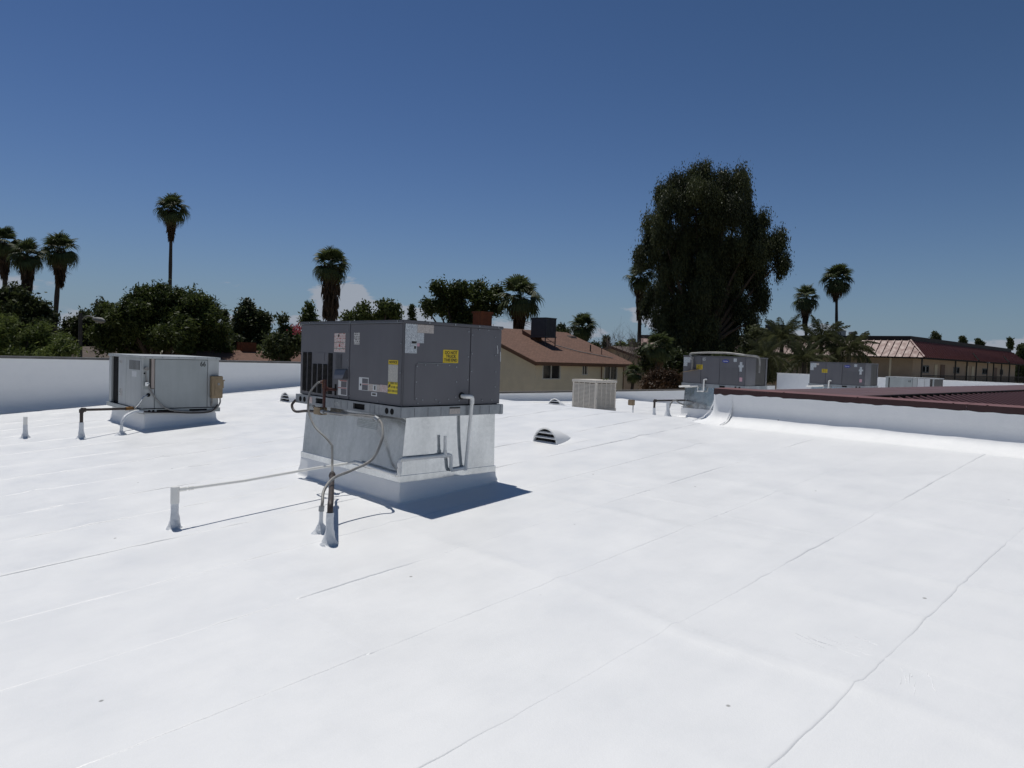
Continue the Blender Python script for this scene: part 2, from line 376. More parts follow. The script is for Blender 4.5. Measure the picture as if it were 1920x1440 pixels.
roof = thing('roof', (0, 0, 0), 'bright white coated low slope roof with lapped membrane sheets', 'roof')
for k_ in ('label', 'category'): del roof[k_]
kind(roof, 'structure')
LAP0, LAPW = 1.15, .912
def sheet(va, vb, ua, ub, seed, first=False):
    du = .04 if (ub < 11 and va < 6.5) else .07 if (ub < 11 and va < 10) else (.12 if va < 13 else .2)
    n = max(4, int((ub-ua)/du)+1); U = np.linspace(ua, ub, n)
    # the cut edge wanders, and the coating fills the lap more in some places than in others
    edge = va + .005*snoise(U*1.3, seed) + .0025*snoise(U*6, seed+1) + .0035*snoise(U*21, seed+4)
    lap = .005*{0: 1.0, 1: 1.1, 2: .5, 3: 1.25, 4: .7}.get(int(round((va-LAP0)/LAPW)), 1.5 if va > 5 else .8)*np.clip(.52+.75*snoise(U*.8, seed+2)+.55*snoise(U*5, seed+3), .12, 1.3)
    off = [-.012, -.006, 0, .012, .04, .09, .16, .24, .33, .43, .53, .63, .73, .82]
    rows = []
    for o in off:
        v = edge+o
        if o < -.01: h = np.full(n, -.004)
        elif o < 0: h = lap*.55
        else: h = lap*np.clip(1-o/.22, 0, 1)
        rows.append(np.stack([U, v, zr(U, v)+h], 1))
    for o, d in ((0, 0), (.05, -.003), (.075, -.006)):
        v = np.full(n, vb+o); rows.append(np.stack([U, v, zr(U, v)+d], 1))
    A = np.stack(rows, 1)     # n, rows, 3
    # end lap over the sheet further up
    A[0, :, 2] += -.006; A[1, :, 2] += .004*(1+.5*snoise(np.arange(A.shape[1])*.8, seed+5)) if not first else 0
    nr = A.shape[1]; mb = MB(); mb.v = [tuple(p) for p in A.reshape(-1, 3)]
    mb.f = [(i*nr+j, (i+1)*nr+j, (i+1)*nr+j+1, i*nr+j+1) for i in range(n-1) for j in range(nr-1)]
    return mb.build('membrane_sheet', M_ROOF, roof, smooth=True, sharp=75)
CUTS = {1: [5.19], 0: [6.95, 1.0], 2: [5.3, 1.9], 3: [5.5, 2.0], -1: [3.55]}
k = -9
while True:
    va = LAP0 + LAPW*k; vb = va+LAPW
    if va > 16.8: break
    vb = min(vb, 16.85)
    uend = 34.95 if va > 5.6 else 9.62
    ends = sorted([-6.0] + CUTS.get(k, [random.uniform(-.5, 3), random.uniform(5.5, 8.5)]) + ([9.9, 21.3] if va > 5.6 else []) + [uend])
    for a_, b_ in zip(ends[:-1], ends[1:]):
        sheet(va, vb, a_, b_+(.05 if b_ < uend else 0), 100+k*31+int(a_*7) % 50, a_ < -5)
    k += 1
# scuffs and brush-outs left in the coating
def scuff(u, v, ang, ln, seed):
    r = random.Random(seed); mb = MB()
    for i in range(7):
        a = ang+r.uniform(-.25, .25); p = Vector((u+r.gauss(0, .05), v+r.gauss(0, .05), 0)); l = ln*r.uniform(.2, 1)
        q = [p+Vector((math.cos(a), math.sin(a), 0))*l*t for t in (-.5, -.2, .15, .5)]
        q = [(x.x+r.gauss(0, .004), x.y+r.gauss(0, .004), zr1(x.x, x.y)+.0005) for x in q]
        mb.tube(q, [.0008, r.uniform(.001, .0018), r.uniform(.001, .0016), .0006], 6)
    kind(mb.build('coating_scuff', M_ROOF, roof, smooth=True), 'stuff')
for a in [(3.55, 1.42, 1.45, .22, 1), (3.6, 1.27, 1.2, .2, 2), (3.45, .97, .4, .16, 3)]: scuff(*a)

# walls of the building under the roof and parapets
def wall_box(name, m, label, x0, x1, y0, y1, z0, z1): return tag(box(name, m, None, x0, x1, y0, y1, z0, z1), label, 'wall')

# long parapet on the far left (faces -y)
def fillet_wall_y(parent, u0, u1, v, ztop, seed, mname=M_FLASH):
    """white coated flashing turned up from the roof onto a wall face at y = v"""
    n = max(3, int((u1-u0)/.25)+1); U = np.linspace(u0, u1, n); mb = MB(); rows = []
    for o, h in ((-.34, 0), (-.2, .012), (-.11, .05), (-.05, .12), (-.02, .22)):
        vv = np.full(n, v+o); rows.append(np.stack([U, vv, zr(U, vv)+h+.004], 1))
    for t in (.35, .6, .85, 1):
        zb = zr(U, np.full(n, v-.02))+.22; rows.append(np.stack([U, v-.016+.006*snoise(U*.9+t*9, 77), zb+(ztop-zb)*t], 1))
    A = np.stack(rows, 1); nr = A.shape[1]; mb.v = [tuple(p) for p in A.reshape(-1, 3)]
    mb.f = [(i*nr+j, (i+1)*nr+j, (i+1)*nr+j+1, i*nr+j+1) for i in range(n-1) for j in range(nr-1)]
    return mb.build('flashing_sheet', mname, parent, smooth=True, sharp=60)
lw = thing('parapet_wall', (2, 16.9, GZ), 'tall white parapet with grey coping behind the unit marked 66', 'wall')
box('core', M_STUCCO3, lw, -6, 11, 16.9, 17.15, GZ, 1.25)
box('coping', M_PARCAP, lw, -6, 11.03, 16.865, 17.19, 1.252, 1.295, .006)
for a_, b_ in ((-6, -1.2), (-1.2, 3.2), (3.2, 7.4), (7.4, 11)): fillet_wall_y(lw, a_, b_, 16.9, 1.25, int(a_*3)+20)
bw = thing('parapet_wall', (20, 16.9, GZ), 'low white parapet with brown coping behind the beige louvred cooler', 'wall')
box('core', M_STUCCO3, bw, 11.03, 33, 16.9, 17.15, GZ, .40)
box('coping', M_PARCAPB, bw, 11.04, 33, 16.86, 17.19, .402, .445, .006)
for a_, b_ in ((11.03, 18), (18, 26), (26, 33)): fillet_wall_y(bw, a_, b_, 16.9, .40, int(a_*3))
bw2 = thing('parapet_wall', (34, 16.9, GZ), 'short stub of white parapet stepping up beside the feather palms', 'wall')
box('core', M_FLASH, bw2, 33.0, 34.75, 16.9, 17.15, GZ, .56); box('coping', M_PARCAPB, bw2, 33.0, 34.76, 16.86, 17.19, .562, .6)
ew = thing('parapet_wall', (35, 6, GZ), 'white end parapet running behind the smaller grey units', 'wall')
box('core', M_FLASH, ew, 35, 35.25, -8, 16.95, GZ, 1.19, .01)
box('coping', M_FLASH, ew, 34.97, 35.28, -8, 16.97, 1.192, 1.215, .004)

# low parapet with maroon cap on the right (faces -x), turning the corner round the courtyard
pp = thing('parapet_wall', (9.8, 0, GZ), 'low white curved parapet with a maroon metal cap round the courtyard', 'wall')
PV = 5.66
box('core', M_STUCCO3, pp, 9.74, 10.06, -8, PV-.03, GZ, 1.2)
box('core', M_STUCCO3, pp, 10.06, 34.97, PV-.5, PV-.04, GZ, 1.17)
def flash_x(v0, v1, seed, bulge=0):
    n = max(4, int(abs(v1-v0)/.05)+1); V = np.linspace(v0, v1, n); rows = []
    wob = .012*snoise(V*2.1, seed)+.006*snoise(V*7, seed+1)
    for o, h in ((-.40, -.004), (-.385, .004), (-.30, .008), (-.21, .022), (-.13, .055), (-.075, .105), (-.04, .17), (-.032, .235)):
        uu = 9.74+o+wob*(.6 if o < -.1 else .3); rows.append(np.stack([uu, V, zr(uu, V)+h], 1))
    top = 1.176+.005*snoise(V*2, seed+2)+.006*snoise(V*9, seed+3)+.004*snoise(V*19, seed+6)
    zb = zr(np.full(n, 9.7), V)+.235
    for t in (.3, .6, .85, 1): rows.append(np.stack([9.708-.017*t+.006*(1-t)*snoise(V*.8+t*5, seed+4), V, zb+(top-zb)*t], 1))
    A = np.stack(rows, 1); nr = A.shape[1]; mb = MB(); mb.v = [tuple(p) for p in A.reshape(-1, 3)]
    mb.f = [(i*nr+j, (i+1)*nr+j, (i+1)*nr+j+1, i*nr+j+1) for i in range(n-1) for j in range(nr-1)]
    return mb.build('flashing_sheet', M_FLASH, pp, smooth=True, sharp=70)
flash_x(-8, -.9, 11); flash_x(-.92, 3.28, 12); flash_x(3.26, 5.40, 13)
# corner piece: the turned-up sheet wraps the end of the wall and its edge stands proud
mb = MB(); NN = 22; rows = []
for o, h in ((.34, -.006), (.31, .004), (.22, .02), (.14, .055), (.085, .11), (.05, .18), (.04, .3), (.046, None)):
    row = []
    for i in range(NN):
        a = i/(NN-1)
        # path: along the face, round the corner, along the return
        if a < .35: cx, cy, nx, ny = 9.735, 5.36+(a/.35)*.26, -1, 0
        elif a < .65:
            th = (a-.35)/.3*math.pi/2; cx, cy, nx, ny = 9.775, 5.62, -math.cos(th), math.sin(th); cx += -.04*math.cos(th); cy += .04*math.sin(th)
        else: cx, cy, nx, ny = 9.775+(a-.65)/.35*.7, 5.66, 0, 1
        oo = o*(1+(.06 if h is not None and o > .1 else .02)*math.sin(i*1.9)); x, y = cx+nx*oo, cy+ny*oo
        z = (1.165+.012*math.sin(i*1.3)) if h is None else zr1(x, y)+h+.006
        row.append((x, y, z))
    rows.append(row)
mb.grid(lambda i, j: rows[j][i], NN, len(rows)); mb.build('flashing_sheet', M_FLASH, pp, smooth=True, sharp=70)
mb = MB()
mb.tube([(9.70, 5.385, 1.15), (9.695, 5.385, 1.0), (9.655, 5.385, .87), (9.58, 5.385, .785), (9.40, 5.385, .742)], .004, 6)
mb.tube([(9.78, 5.70, 1.12), (9.755, 5.72, 1.0), (9.72, 5.755, .9), (9.65, 5.82, .80), (9.52, 5.92, .748)], [.004, .009, .006, .009, .004], 6)
mb.build('coating_ridge', M_FLASH, pp, smooth=True)
n0 = [zr1(9.9+i*.5, PV+.02) for i in range(52)]
mb = MB(); mb.grid(lambda i, j: [(9.9+i*.5, PV+.35, n0[i]+.01), (9.9+i*.5, PV+.08, n0[i]+.1), (9.9+i*.5, PV-.02, n0[i]+.3), (9.9+i*.5, PV-.032, 1.165)][j], 51, 4)
mb.build('flashing_sheet', M_FLASH, pp, smooth=True)
# cap pieces
for a_, b_ in ((-8, -1.2), (-1.19, 2.35), (2.36, PV+.02)):
    mb = MB(); mb.hexa([(9.70, a_, 1.243), (10.08, a_, 1.252), (10.08, b_, 1.252), (9.70, b_, 1.243)], [(9.70, a_, 1.254), (10.08, a_, 1.264), (10.08, b_, 1.264), (9.70, b_, 1.254)]); mb.box(9.697, 9.705, a_, b_, 1.165, 1.2425)
    o = mb.build('cap_piece', M_MAROON_CAP, pp); o.data.materials.append(M_PAN)  # shade on the cap front put into the colour: darker maroon there
    for p in o.data.polygons:
        if p.center.x+ORG[pp].x < 9.72 and p.normal.x < -.5: p.material_index = 1
mb = MB()
for v in (-3.1, .4, 1.0, 2.15, 2.5, 3.6, 4.6): mb.disc((9.73, v, 1.254), (0, 0, 1), .012, .006, 8)
kind(mb.build('cap_screws', M_BLACK, pp), 'stuff')
# wide brown coping along the courtyard edge, in lengths
for i, (a_, b_) in enumerate(((10.09, 13.1), (13.11, 16.4), (16.41, 20.2), (20.21, 25), (25.01, 34.9))):
    MB().hexa([(a_, 4.05, 1.21), (b_, 4.05, 1.21), (b_, PV-.34, 1.232), (a_, PV-.34, 1.232)], [(a_, 4.05, 1.225), (b_, 4.05, 1.225), (b_, PV-.34, 1.248), (a_, PV-.34, 1.248)]).build('coping_sheet', M_MAR_BROWN, pp)
mans = thing('mansard_roof', (20, 3.7, GZ), 'maroon ribbed metal mansard sloping down into the courtyard below brown coping', 'roof')
MB().hexa([(10.07, -.4, -.35), (34.9, -.4, -.35), (34.9, 4.0, 1.11), (10.07, 4.0, 1.11)], [(10.07, -.4, -.3), (34.9, -.4, -.3), (34.9, 4.0, 1.16), (10.07, 4.0, 1.16)]).build('metal_pan', M_PAN, mans)
ribm = None
for i in range(68):
    x = 10.2+i*.36
    if ribm is None:
        r = MB().hexa([(x-.03, -.4, -.302), (x+.03, -.4, -.302), (x+.03, 3.95, 1.14), (x-.03, 3.95, 1.14)], [(x-.022, -.4, -.215), (x+.022, -.4, -.215), (x+.022, 3.95, 1.2), (x-.022, 3.95, 1.2)]).build('rib', M_RIB, mans)
        ribm = r
    else:
        r = ribm.copy(); COL.objects.link(r); r.location = (i*.36, 0, 0)
box('soffit_wall', M_STUCCO2, mans, 10.07, 34.9, 3.4, 3.6, GZ, .85)
# ground
mb = MB(); mb.add([(-3000, -3000, GZ), (3000, -3000, GZ), (3000, 3000, GZ), (-3000, 3000, GZ)], [(0, 1, 2, 3)])
kind(mb.build('ground', M_GROUND, None, loc=(0, 0, GZ)), 'structure')
own = thing('lower_wall', (15, 5, GZ), 'plain stucco outer wall under the white roof', 'wall')
box('wall', M_STUCCO3, own, -6.3, -6.02, -8, 17.15, GZ, -.5); box('wall', M_STUCCO3, own, -6, 9.7, -8.3, -8.02, GZ, -.5)

# ------------------------------------------------------------------ roof furniture helpers
def cone(name, parent, u, v, h, r_top=.03, r_bot=.085, seed=0, m=None):
    r = random.Random(seed); n = 18; prof = [(r_bot*1.35, -.006), (r_bot*1.08, .008), (r_bot*.92, h*.1), (r_bot*.74, h*.22), (r_top*1.3, h*.36), (r_top*1.1, h*.5), (r_top*1.08, h*.75), (r_top*1.05, h)]
    z0 = zr1(u, v); mb = MB()
    def fn(i, j):
        R, z = prof[i]; a = 2*math.pi*j/n
        R *= 1+(.10 if i < 5 else .04)*math.sin(a*3+seed+i*1.7)+r.uniform(-.05, .05)
        return (u+R*math.cos(a), v+R*math.sin(a), z0+z+(r.uniform(-.004, .004) if 1 < i < 7 else 0))
    g = [[fn(i, j) for j in range(n)] for i in range(len(prof))]
    mb.grid(lambda i, j: g[i][j % n], len(prof), n+1); mb.f = [tuple(reversed(f)) for f in mb.f]
    return mb.build(name, m or M_MASTIC, parent, smooth=True, sharp=80)
def flashing_ring(parent, x0, x1, y0, y1, ztop, spread=.13, seed=0, m=None, name='flashing'):
    """white coated curb flashing flaring onto the roof"""
    r = random.Random(seed); path = []
    def corner(cx, cy, a0):
        for i in range(5): a = a0+i/4*math.pi/2; path.append((cx, cy, math.cos(a), math.sin(a)))
    def side(xa, ya, xb, yb, nx, ny, n=14):
        for i in range(1, n): t = i/n; path.append((xa+(xb-xa)*t, ya+(yb-ya)*t, nx, ny))
    corner(x1, y1, 0); side(x1, y1, x0, y1, 0, 1); corner(x0, y1, math.pi/2); side(x0, y1, x0, y0, -1, 0)
    corner(x0, y0, math.pi); side(x0, y0, x1, y0, 0, -1); corner(x1, y0, 1.5*math.pi); side(x1, y0, x1, y1, 1, 0)
    levels = [(.004, 1), (.012, .86), (.014, .55), (.03, .30), (.3*spread+.02, .14), (.62*spread, .05), (spread, .012), (spread*1.15, -.01)]
    G = []
    for i, (x, y, nx, ny) in enumerate(path):
        row = []
        for j, (o, h) in enumerate(levels):
            o2 = o*(1+.10*math.sin(i*.9+j))+ (r.uniform(-.004, .004) if 0 < j < 6 else 0)
            px, py = x+nx*o2, y+ny*o2; zb = zr1(px, py)
            row.append((px, py, zb+(ztop-zb)*h+(r.uniform(-.006, .003) if j == 0 else 0)))
        G.append(row)
    N = len(path); mb = MB(); mb.grid(lambda i, j: G[i % N][j], N+1, len(levels)); mb.f = [tuple(reversed(f)) for f in mb.f]
    return mb.build(name, m or M_FLASH, parent, smooth=True, sharp=80)
def plate_u(name, m, parent, u, v0, v1, z0, z1, t=.002): return box(name, m, parent, u-t, u, v0, v1, z0, z1)      # on a face looking -x
def plate_v(name, m, parent, v, u0, u1, z0, z1, t=.002): return box(name, m, parent, u0, u1, v-t, v, z0, z1)      # on a face looking -y
def screws(parent, pts, axis, r=.0065):
    mb = MB()
    for p in pts: mb.disc(p, axis, r, .004, 8)
    return kind(mb.build('screws', M_GALVD, parent, smooth=True, sharp=50), 'stuff')

# ------------------------------------------------------------------ main rooftop unit
U0, V0, U1, V1 = 3.675, 5.23, 4.862, 7.115
ru = thing('rooftop_unit', ((U0+U1)/2, (V0+V1)/2, 1.06), 'large charcoal grey packaged air conditioner on a galvanized curb', 'air conditioner')
box('inner_case', M_BLACK, ru, U0+.02, U1-.02, V0+.02, V1-.02, 1.157, 1.9)
# left side panels (face -x)
box('side_panel', M_GREY, ru, U0, U0+.02, V0+.012, 6.112, 1.163, 1.898, .003)
fp = box('side_panel', M_GREY, ru, U0, U0+.02, 6.122, V1-.004, 1.163, 1.898, .003)
box('end_panel', M_GREY, ru, U0+.013, 4.452, V0, V0+.02, 1.163, 1.898, .003)
box('end_panel', M_GREY, ru, 4.459, U1-.004, V0, V0+.02, 1.163, 1.898, .003)
box('back_panel', M_GREY, ru, U1-.02, U1, V0+.02, V1-.02, 1.163, 1.898)
box('far_panel', M_COIL, ru, U0+.02, U1-.02, V1-.02, V1, 1.163, 1.898)
box('corner_post', M_GREYLID, ru, U0-.001, U0+.012, V0-.001, V0+.011, 1.16, 1.9, .002)
lid = box('lid', M_GREYLID, ru, U0-.012, U1+.012, V0-.012, V1+.012, 1.9, 1.93, .005)
mb = MB().box(U0-.016, U0-.0125, V0-.01, V1+.01, 1.902, 1.907)
mb.build('lid_drip_edge', M_GALVD, ru)
# base rail, open at the fork slots
rail = MB(); X = U0-.022; segs = [(5.203, 5.794), (5.998, 6.523), (6.727, 7.162)]
for a_, b_ in segs: rail.box(X, X+.02, a_, b_, 1.062, 1.156)
for a_, b_ in ((5.794, 5.998), (6.523, 6.727)): rail.box(X, X+.02, a_, b_, 1.062, 1.085); rail.box(X, X+.02, a_, b_, 1.139, 1.156)
rl = rail.build('base_rail', M_GALVD, ru)
box('base_rail', M_GALVD, ru, X+.02, U1+.02, 5.203, 5.223, 1.062, 1.156)
box('base_rail', M_GALVD, ru, X+.02, U1+.02, 7.142, 7.162, 1.062, 1.156)
box('base_rail', M_GALVD, ru, U1, U1+.02, 5.223, 7.142, 1.062, 1.156)
box('rail_end_cap', M_GALVD, ru, U1-.022, U1+.024, 5.198, 5.26, 1.058, 1.158, .006)
box('rail_corner', M_GALVD, ru, X-.003, X+.10, 5.199, 5.23, 1.06, 1.158, .004)
box('base_pan', M_BLACK, ru, X+.021, U1, 5.224, 7.141, 1.066, 1.15)
for v in (7.056, 6.967, 5.424, 5.341): MB().disc((X-.002, v, 1.108), (1, 0, 0), .028, .004, 20).build('lifting_hole', M_BLACK, ru, smooth=True)
for v in (5.62, 5.70, 6.10, 6.22, 6.34, 5.55): MB().box(X-.0015, X, v-.0015, v+.0015, 1.07, 1.148).build('rail_crease', M_GREYLID, ru)
for u in (3.80, 3.95, 4.10, 4.58, 4.70): MB().box(u-.0015, u+.0015, 5.2015, 5.203, 1.07, 1.148).build('rail_crease', M_GREYLID, ru)
# louvre columns: dark slot behind pressed slats
def louvre(v0, v1, z0, z1, n):
    p = box('louvre', M_BLACK, ru, U0-.0015, U0+.001, v0, v1, z0, z1)
    mb = MB(); h = (z1-z0)/n
    for i in range(n):
        z = z0+h*i; mb.add([(U0-.002, v0, z), (U0-.002, v1, z), (U0-.012, v1, z+h*.32), (U0-.012, v0, z+h*.32), (U0-.002, v0, z+h*.5), (U0-.002, v1, z+h*.5)], [(0, 1, 2, 3), (3, 2, 5, 4), (0, 3, 4), (1, 5, 2)])
    kind(mb.build('louvre_slats', M_COIL, p), 'stuff')
for a_, b_, c_, d_, n in ((6.975, 7.060, 1.195, 1.607, 34), (6.870, 6.953, 1.194, 1.609, 34), (6.760, 6.842, 1.19, 1.49, 25), (6.652, 6.735, 1.189, 1.493, 25), (6.544, 6.626, 1.189, 1.493, 25), (6.440, 6.524, 1.191, 1.608, 34)): louvre(a_, b_, c_, d_, n)
for i in range(12): box('slat', M_GREYLID, ru, U0-.008, U0, 6.265, 6.383, 1.462+i*.012, 1.4675+i*.012)
plate_u('blank_cover', M_GREY, ru, U0, 6.60, 6.79, 1.525, 1.61, .003)
hd = MB(); hd.hexa([(U0-.055, 6.15, 1.362), (U0, 6.15, 1.362), (U0, 6.33, 1.355), (U0-.055, 6.33, 1.355)], [(U0-.02, 6.15, 1.452), (U0, 6.15, 1.452), (U0, 6.375, 1.447), (U0-.02, 6.36, 1.447)])
hd.build('vent_hood', M_GREYLID, ru, bevel=.003)
box('gas_slot', M_BLACK, ru, U0-.0015, U0, 6.352, 6.388, 1.187, 1.30)
box('disconnect_box', M_PALE2, ru, U0+.10, U0+.26, V1, V1+.07, 1.60, 1.84, .01)
MB().tube([(U0+.15, V1+.04, 1.6), (U0+.15, V1+.045, 1.4), (U0+.15, V1+.03, 1.32)], .018).build('switch_conduit', M_PALE2, ru, smooth=True)
# labels on the left side
l = plate_u('warning_label', P_WARN, ru, U0, 6.204, 6.415, 1.622, 1.808)
plate_u('label_band', M_GREENP, l, U0-.002, 6.206, 6.413, 1.716, 1.720, .0008); plate_u('label_band', M_GREENP, l, U0-.002, 6.206, 6.413, 1.655, 1.660, .0008)
MB().disc((U0-.0035, 6.33, 1.785), (1, 0, 0), .014, .001).build('label_symbol', M_INK, l); MB().disc((U0-.0035, 6.31, 1.687), (1, 0, 0), .015, .001).build('label_symbol', M_REDP, l)
plate_u('black_print_label', P_BLK, ru, U0, 5.944, 6.044, 1.703, 1.816)
l = plate_u('window_label', M_WHITE, ru, U0, 6.15, 6.318, 1.196, 1.347); plate_u('label_pane', M_GREY, l, U0-.002, 6.158, 6.262, 1.204, 1.262, .001); plate_u('label_pane', M_GREY, l, U0-.002, 6.158, 6.262, 1.278, 1.335, .001); plate_u('label_band', M_REDP, l, U0-.002, 6.156, 6.29, 1.338, 1.345, .001); plate_u('label_band', M_REDP, l, U0-.002, 6.156, 6.316, 1.266, 1.273, .001)
l = plate_u('window_label', M_WHITE, ru, U0, 5.769, 5.936, 1.268, 1.392); plate_u('label_pane', M_GREY, l, U0-.002, 5.778, 5.878, 1.272, 1.322, .001); plate_u('label_pane', M_GREY, l, U0-.002, 5.778, 5.878, 1.336, 1.382, .001); plate_u('label_band', M_REDP, l, U0-.002, 5.771, 5.88, 1.3255, 1.331, .001)
MB().disc((U0-.0035, 5.905, 1.32), (1, 0, 0), .014, .001, 4).build('label_symbol', M_INK, l)
plate_u('beige_label', P_BEIGE, ru, U0, 5.58, 5.767, 1.27, 1.336); plate_u('warning_label', P_WARN, ru, U0, 5.452, 5.576, 1.272, 1.338)
l = plate_u('black_figure', M_WHITE, ru, U0-.002, 5.63, 5.69, 1.275, 1.332, .001); plate_u('label_symbol', M_INK, l, U0-.003, 5.648, 5.668, 1.285, 1.322, .001)
l = plate_u('yellow_label', M_YEL, ru, U0, 5.298, 5.447, 1.53, 1.57); text('lettering', 'NOTICE', .03, M_INK, l, (U0-.002, 5.372, 1.549), (0, -1, 0), (0, 0, 1), xs=1.1)
plate_u('notice_label', P_GREYT, ru, U0, 5.298, 5.447, 1.374, 1.528)
l = plate_u('yellow_label', P_YEL, ru, U0, 5.296, 5.447, 1.267, 1.372); plate_u('label_symbol', M_INK, l, U0-.002, 5.405, 5.432, 1.325, 1.348, .001)
l = plate_u('small_plate', M_WHITE, ru, U0, 5.623, 5.717, 1.226, 1.26); plate_u('label_pane', M_COIL, l, U0-.002, 5.64, 5.70, 1.235, 1.252, .001)
plate_u('rail_label', P_WARN, ru, X, 6.80, 6.90, 1.075, 1.14); text('chalk_marks', '4 Tn', .05, M_PALE, ru, (X, 6.3, 1.105), (0, -1, 0), (0, 0, 1), .0006)
# labels on the end
l = plate_v('data_plate', P_DATA, ru, V0, 3.695, 3.824, 1.637, 1.898)
plate_v('label_symbol', M_INK, l, V0-.002, 3.765, 3.818, 1.724, 1.744, .001); plate_v('label_symbol', M_INK, l, V0-.002, 3.793, 3.814, 1.678, 1.702, .001)
plate_v('beige_label', P_BEIGE, ru, V0, 3.826, 4.008, 1.823, 1.897); plate_v('small_data_label', P_DATA, ru, V0, 3.826, 3.9, 1.73, 1.8215); plate_v('red_tag', M_PINK, ru, V0, 3.826, 3.852, 1.70, 1.7275)
l = plate_v('yellow_label', M_YEL, ru, V0, 4.125, 4.307, 1.557, 1.679)
for i, s_ in enumerate(('DO NOT', 'TRUCK', 'THIS END')): text('lettering', s_, .0395, M_INK, l, (4.218 if i < 2 else 4.216, V0-.002, 1.6515-i*.0345), (1, 0, 0), (0, 0, 1), xs=.92)
dr = MB(); R = .03; pts = []
for cx, cz, a0 in ((4.303-R, 1.548-R, 0), (3.812+R, 1.548-R, 90), (3.812+R, 1.204+R, 180), (4.303-R, 1.204+R, 270)):
    for i in range(5): a = rad(a0+i*22.5); pts.append((cx+R*math.cos(a), cz+R*math.sin(a)))
nP = len(pts); dr.add([(x, V0-.005, z) for x, z in pts]+[(x, V0, z) for x, z in pts], [tuple(range(nP-1, -1, -1))]+[(i, (i+1) % nP, nP+(i+1) % nP, nP+i) for i in range(nP)])
dr.build('access_door', M_GREY, ru, bevel=.0015)
plate_v('door_lip', M_PALE2, ru, V0-.001, 3.84, 4.28, 1.5495, 1.5525, .006)
screws(ru, [(u, V0-.006, z) for u, z in ((3.83, 1.52), (3.92, 1.535), (4.06, 1.535), (4.2, 1.535), (4.285, 1.52), (3.825, 1.38), (4.29, 1.38), (3.83, 1.23), (3.9, 1.217), (4.05, 1.217), (4.2, 1.217), (4.285, 1.235))] +
       [(u, V0-.0025, z) for u, z in ((4.425, 1.86), (4.43, 1.62), (4.43, 1.40), (4.475, 1.83), (4.475, 1.65), (4.475, 1.48), (4.56, 1.885), (4.68, 1.885), (4.77, 1.82), (4.78, 1.64), (4.79, 1.48), (4.79, 1.33), (4.75, 1.2), (4.62, 1.2), (3.85, 1.185), (4.1, 1.19), (4.33, 1.2))], (0, -1, 0))
screws(ru, [(U0-.0025, v, z) for v, z in ((6.15, 1.83), (6.15, 1.55), (6.145, 1.47), (6.10, 1.2), (5.6, 1.18), (6.3, 1.175), (5.255, 1.72), (5.255, 1.46))], (-1, 0, 0))
mb = MB()
for v in (6.1, 5.3, 6.9): mb.disc((U0-.014, v, 1.915), (-1, 0, 0), .008, .005, 8)
for u in (3.95, 4.25, 4.55, 4.8): mb.disc((u, V0-.014, 1.915), (0, -1, 0), .008, .005, 8)
kind(mb.build('lid_screws', M_GALVD, ru), 'stuff')
plate_v('rail_tag', P_BEIGE, ru, 5.203, 4.201, 4.328, 1.079, 1.13); plate_v('rail_tag', M_INK, ru, 5.203, 4.201, 4.328, 1.132, 1.145)
mb = MB(); mb.tube([(4.80, V0-.003, 1.74), (4.808, V0-.004, 1.70), (4.81, V0-.003, 1.66)], .004, 6); mb.tube([(4.845, V0-.003, 1.68), (4.85, V0-.003, 1.58)], .004, 6)
mb.build('paint_drip', M_WHITE, ru, smooth=True)

# curb under it
cb = thing('roof_curb', (4.27, 6.17, zr1(4.27, 6.17)), 'galvanized sheet metal curb with white flashing under the large unit', 'curb')
ZB, ZT = .535, 1.06
A0, A1, B0, B1 = U0+.082, U1-.027, V0+.035, V1-.015      # top outline
C0, C1, D0, D1 = U0+.027, U1-.03, V0+.02, V1-.035      # bottom outline
def panel4(name, p, m, th, n):
    n = Vector(n)*th; P = [Vector(q) for q in p]; mb = MB(); mb.hexa([P[0], P[1], P[1]-n, P[0]-n], [P[3], P[2], P[2]-n, P[3]-n]); return mb.build(name, m, cb)
def warped(name, fn, m):
    mb = MB(); mb.grid(fn, 17, 9); return mb.build(name, m, cb, smooth=True, sharp=70)
def wl_(i, j):
    a, b = i/16, j/8; u = C0+(A0-C0)*b; y0 = D0+(B0-D0)*b; y1 = D1+(B1-D1)*b; w = .005*math.sin(math.pi*b)*math.sin(math.pi*a)*(1+.6*math.sin(3*a+2*b))
    return (u+w, y1+(y0-y1)*a, ZB+(ZT-ZB)*b)
def wr_(i, j):
    a, b = i/16, j/8; v = D0+(B0-D0)*b; x0 = C0+(A0-C0)*b; x1 = C1+(A1-C1)*b; w = .006*math.sin(math.pi*b)*math.sin(math.pi*a)*(1+.8*math.sin(4*a))
    return (x0+(x1-x0)*a, v+w, ZB+(ZT-ZB)*b)
warped('adapter_panel', wl_, M_GALV); warped('adapter_panel', wr_, M_GALV)
panel4('adapter_panel', [(C1, D0, ZB), (C1, D1, ZB), (A1, B1, ZT), (A1, B0, ZT)], M_GALV, .003, (1, 0, 0))
panel4('adapter_panel', [(C1, D1, ZB), (C0, D1, ZB), (A0, B1, ZT), (A1, B1, ZT)], M_GALV, .003, (0, 1, 0))
box('core', M_BLACK, cb, U0+.12, U1-.08, V0+.08, V1-.09, .25, 1.05)
mb = MB(); e = .012
mb.box(C0-e, C0, D0-e, D1+e, ZB-.055, ZB+.002); mb.box(C1, C1+e, D0-e, D1+e, ZB-.055, ZB+.002); mb.box(C0, C1, D0-e, D0, ZB-.055, ZB+.002); mb.box(C0, C1, D1, D1+e, ZB-.055, ZB+.002)
mb.build('bottom_flange', M_GALV, cb)
_su = lambda z: C0+(A0-C0)*(z-ZB)/(ZT-ZB)-.0015
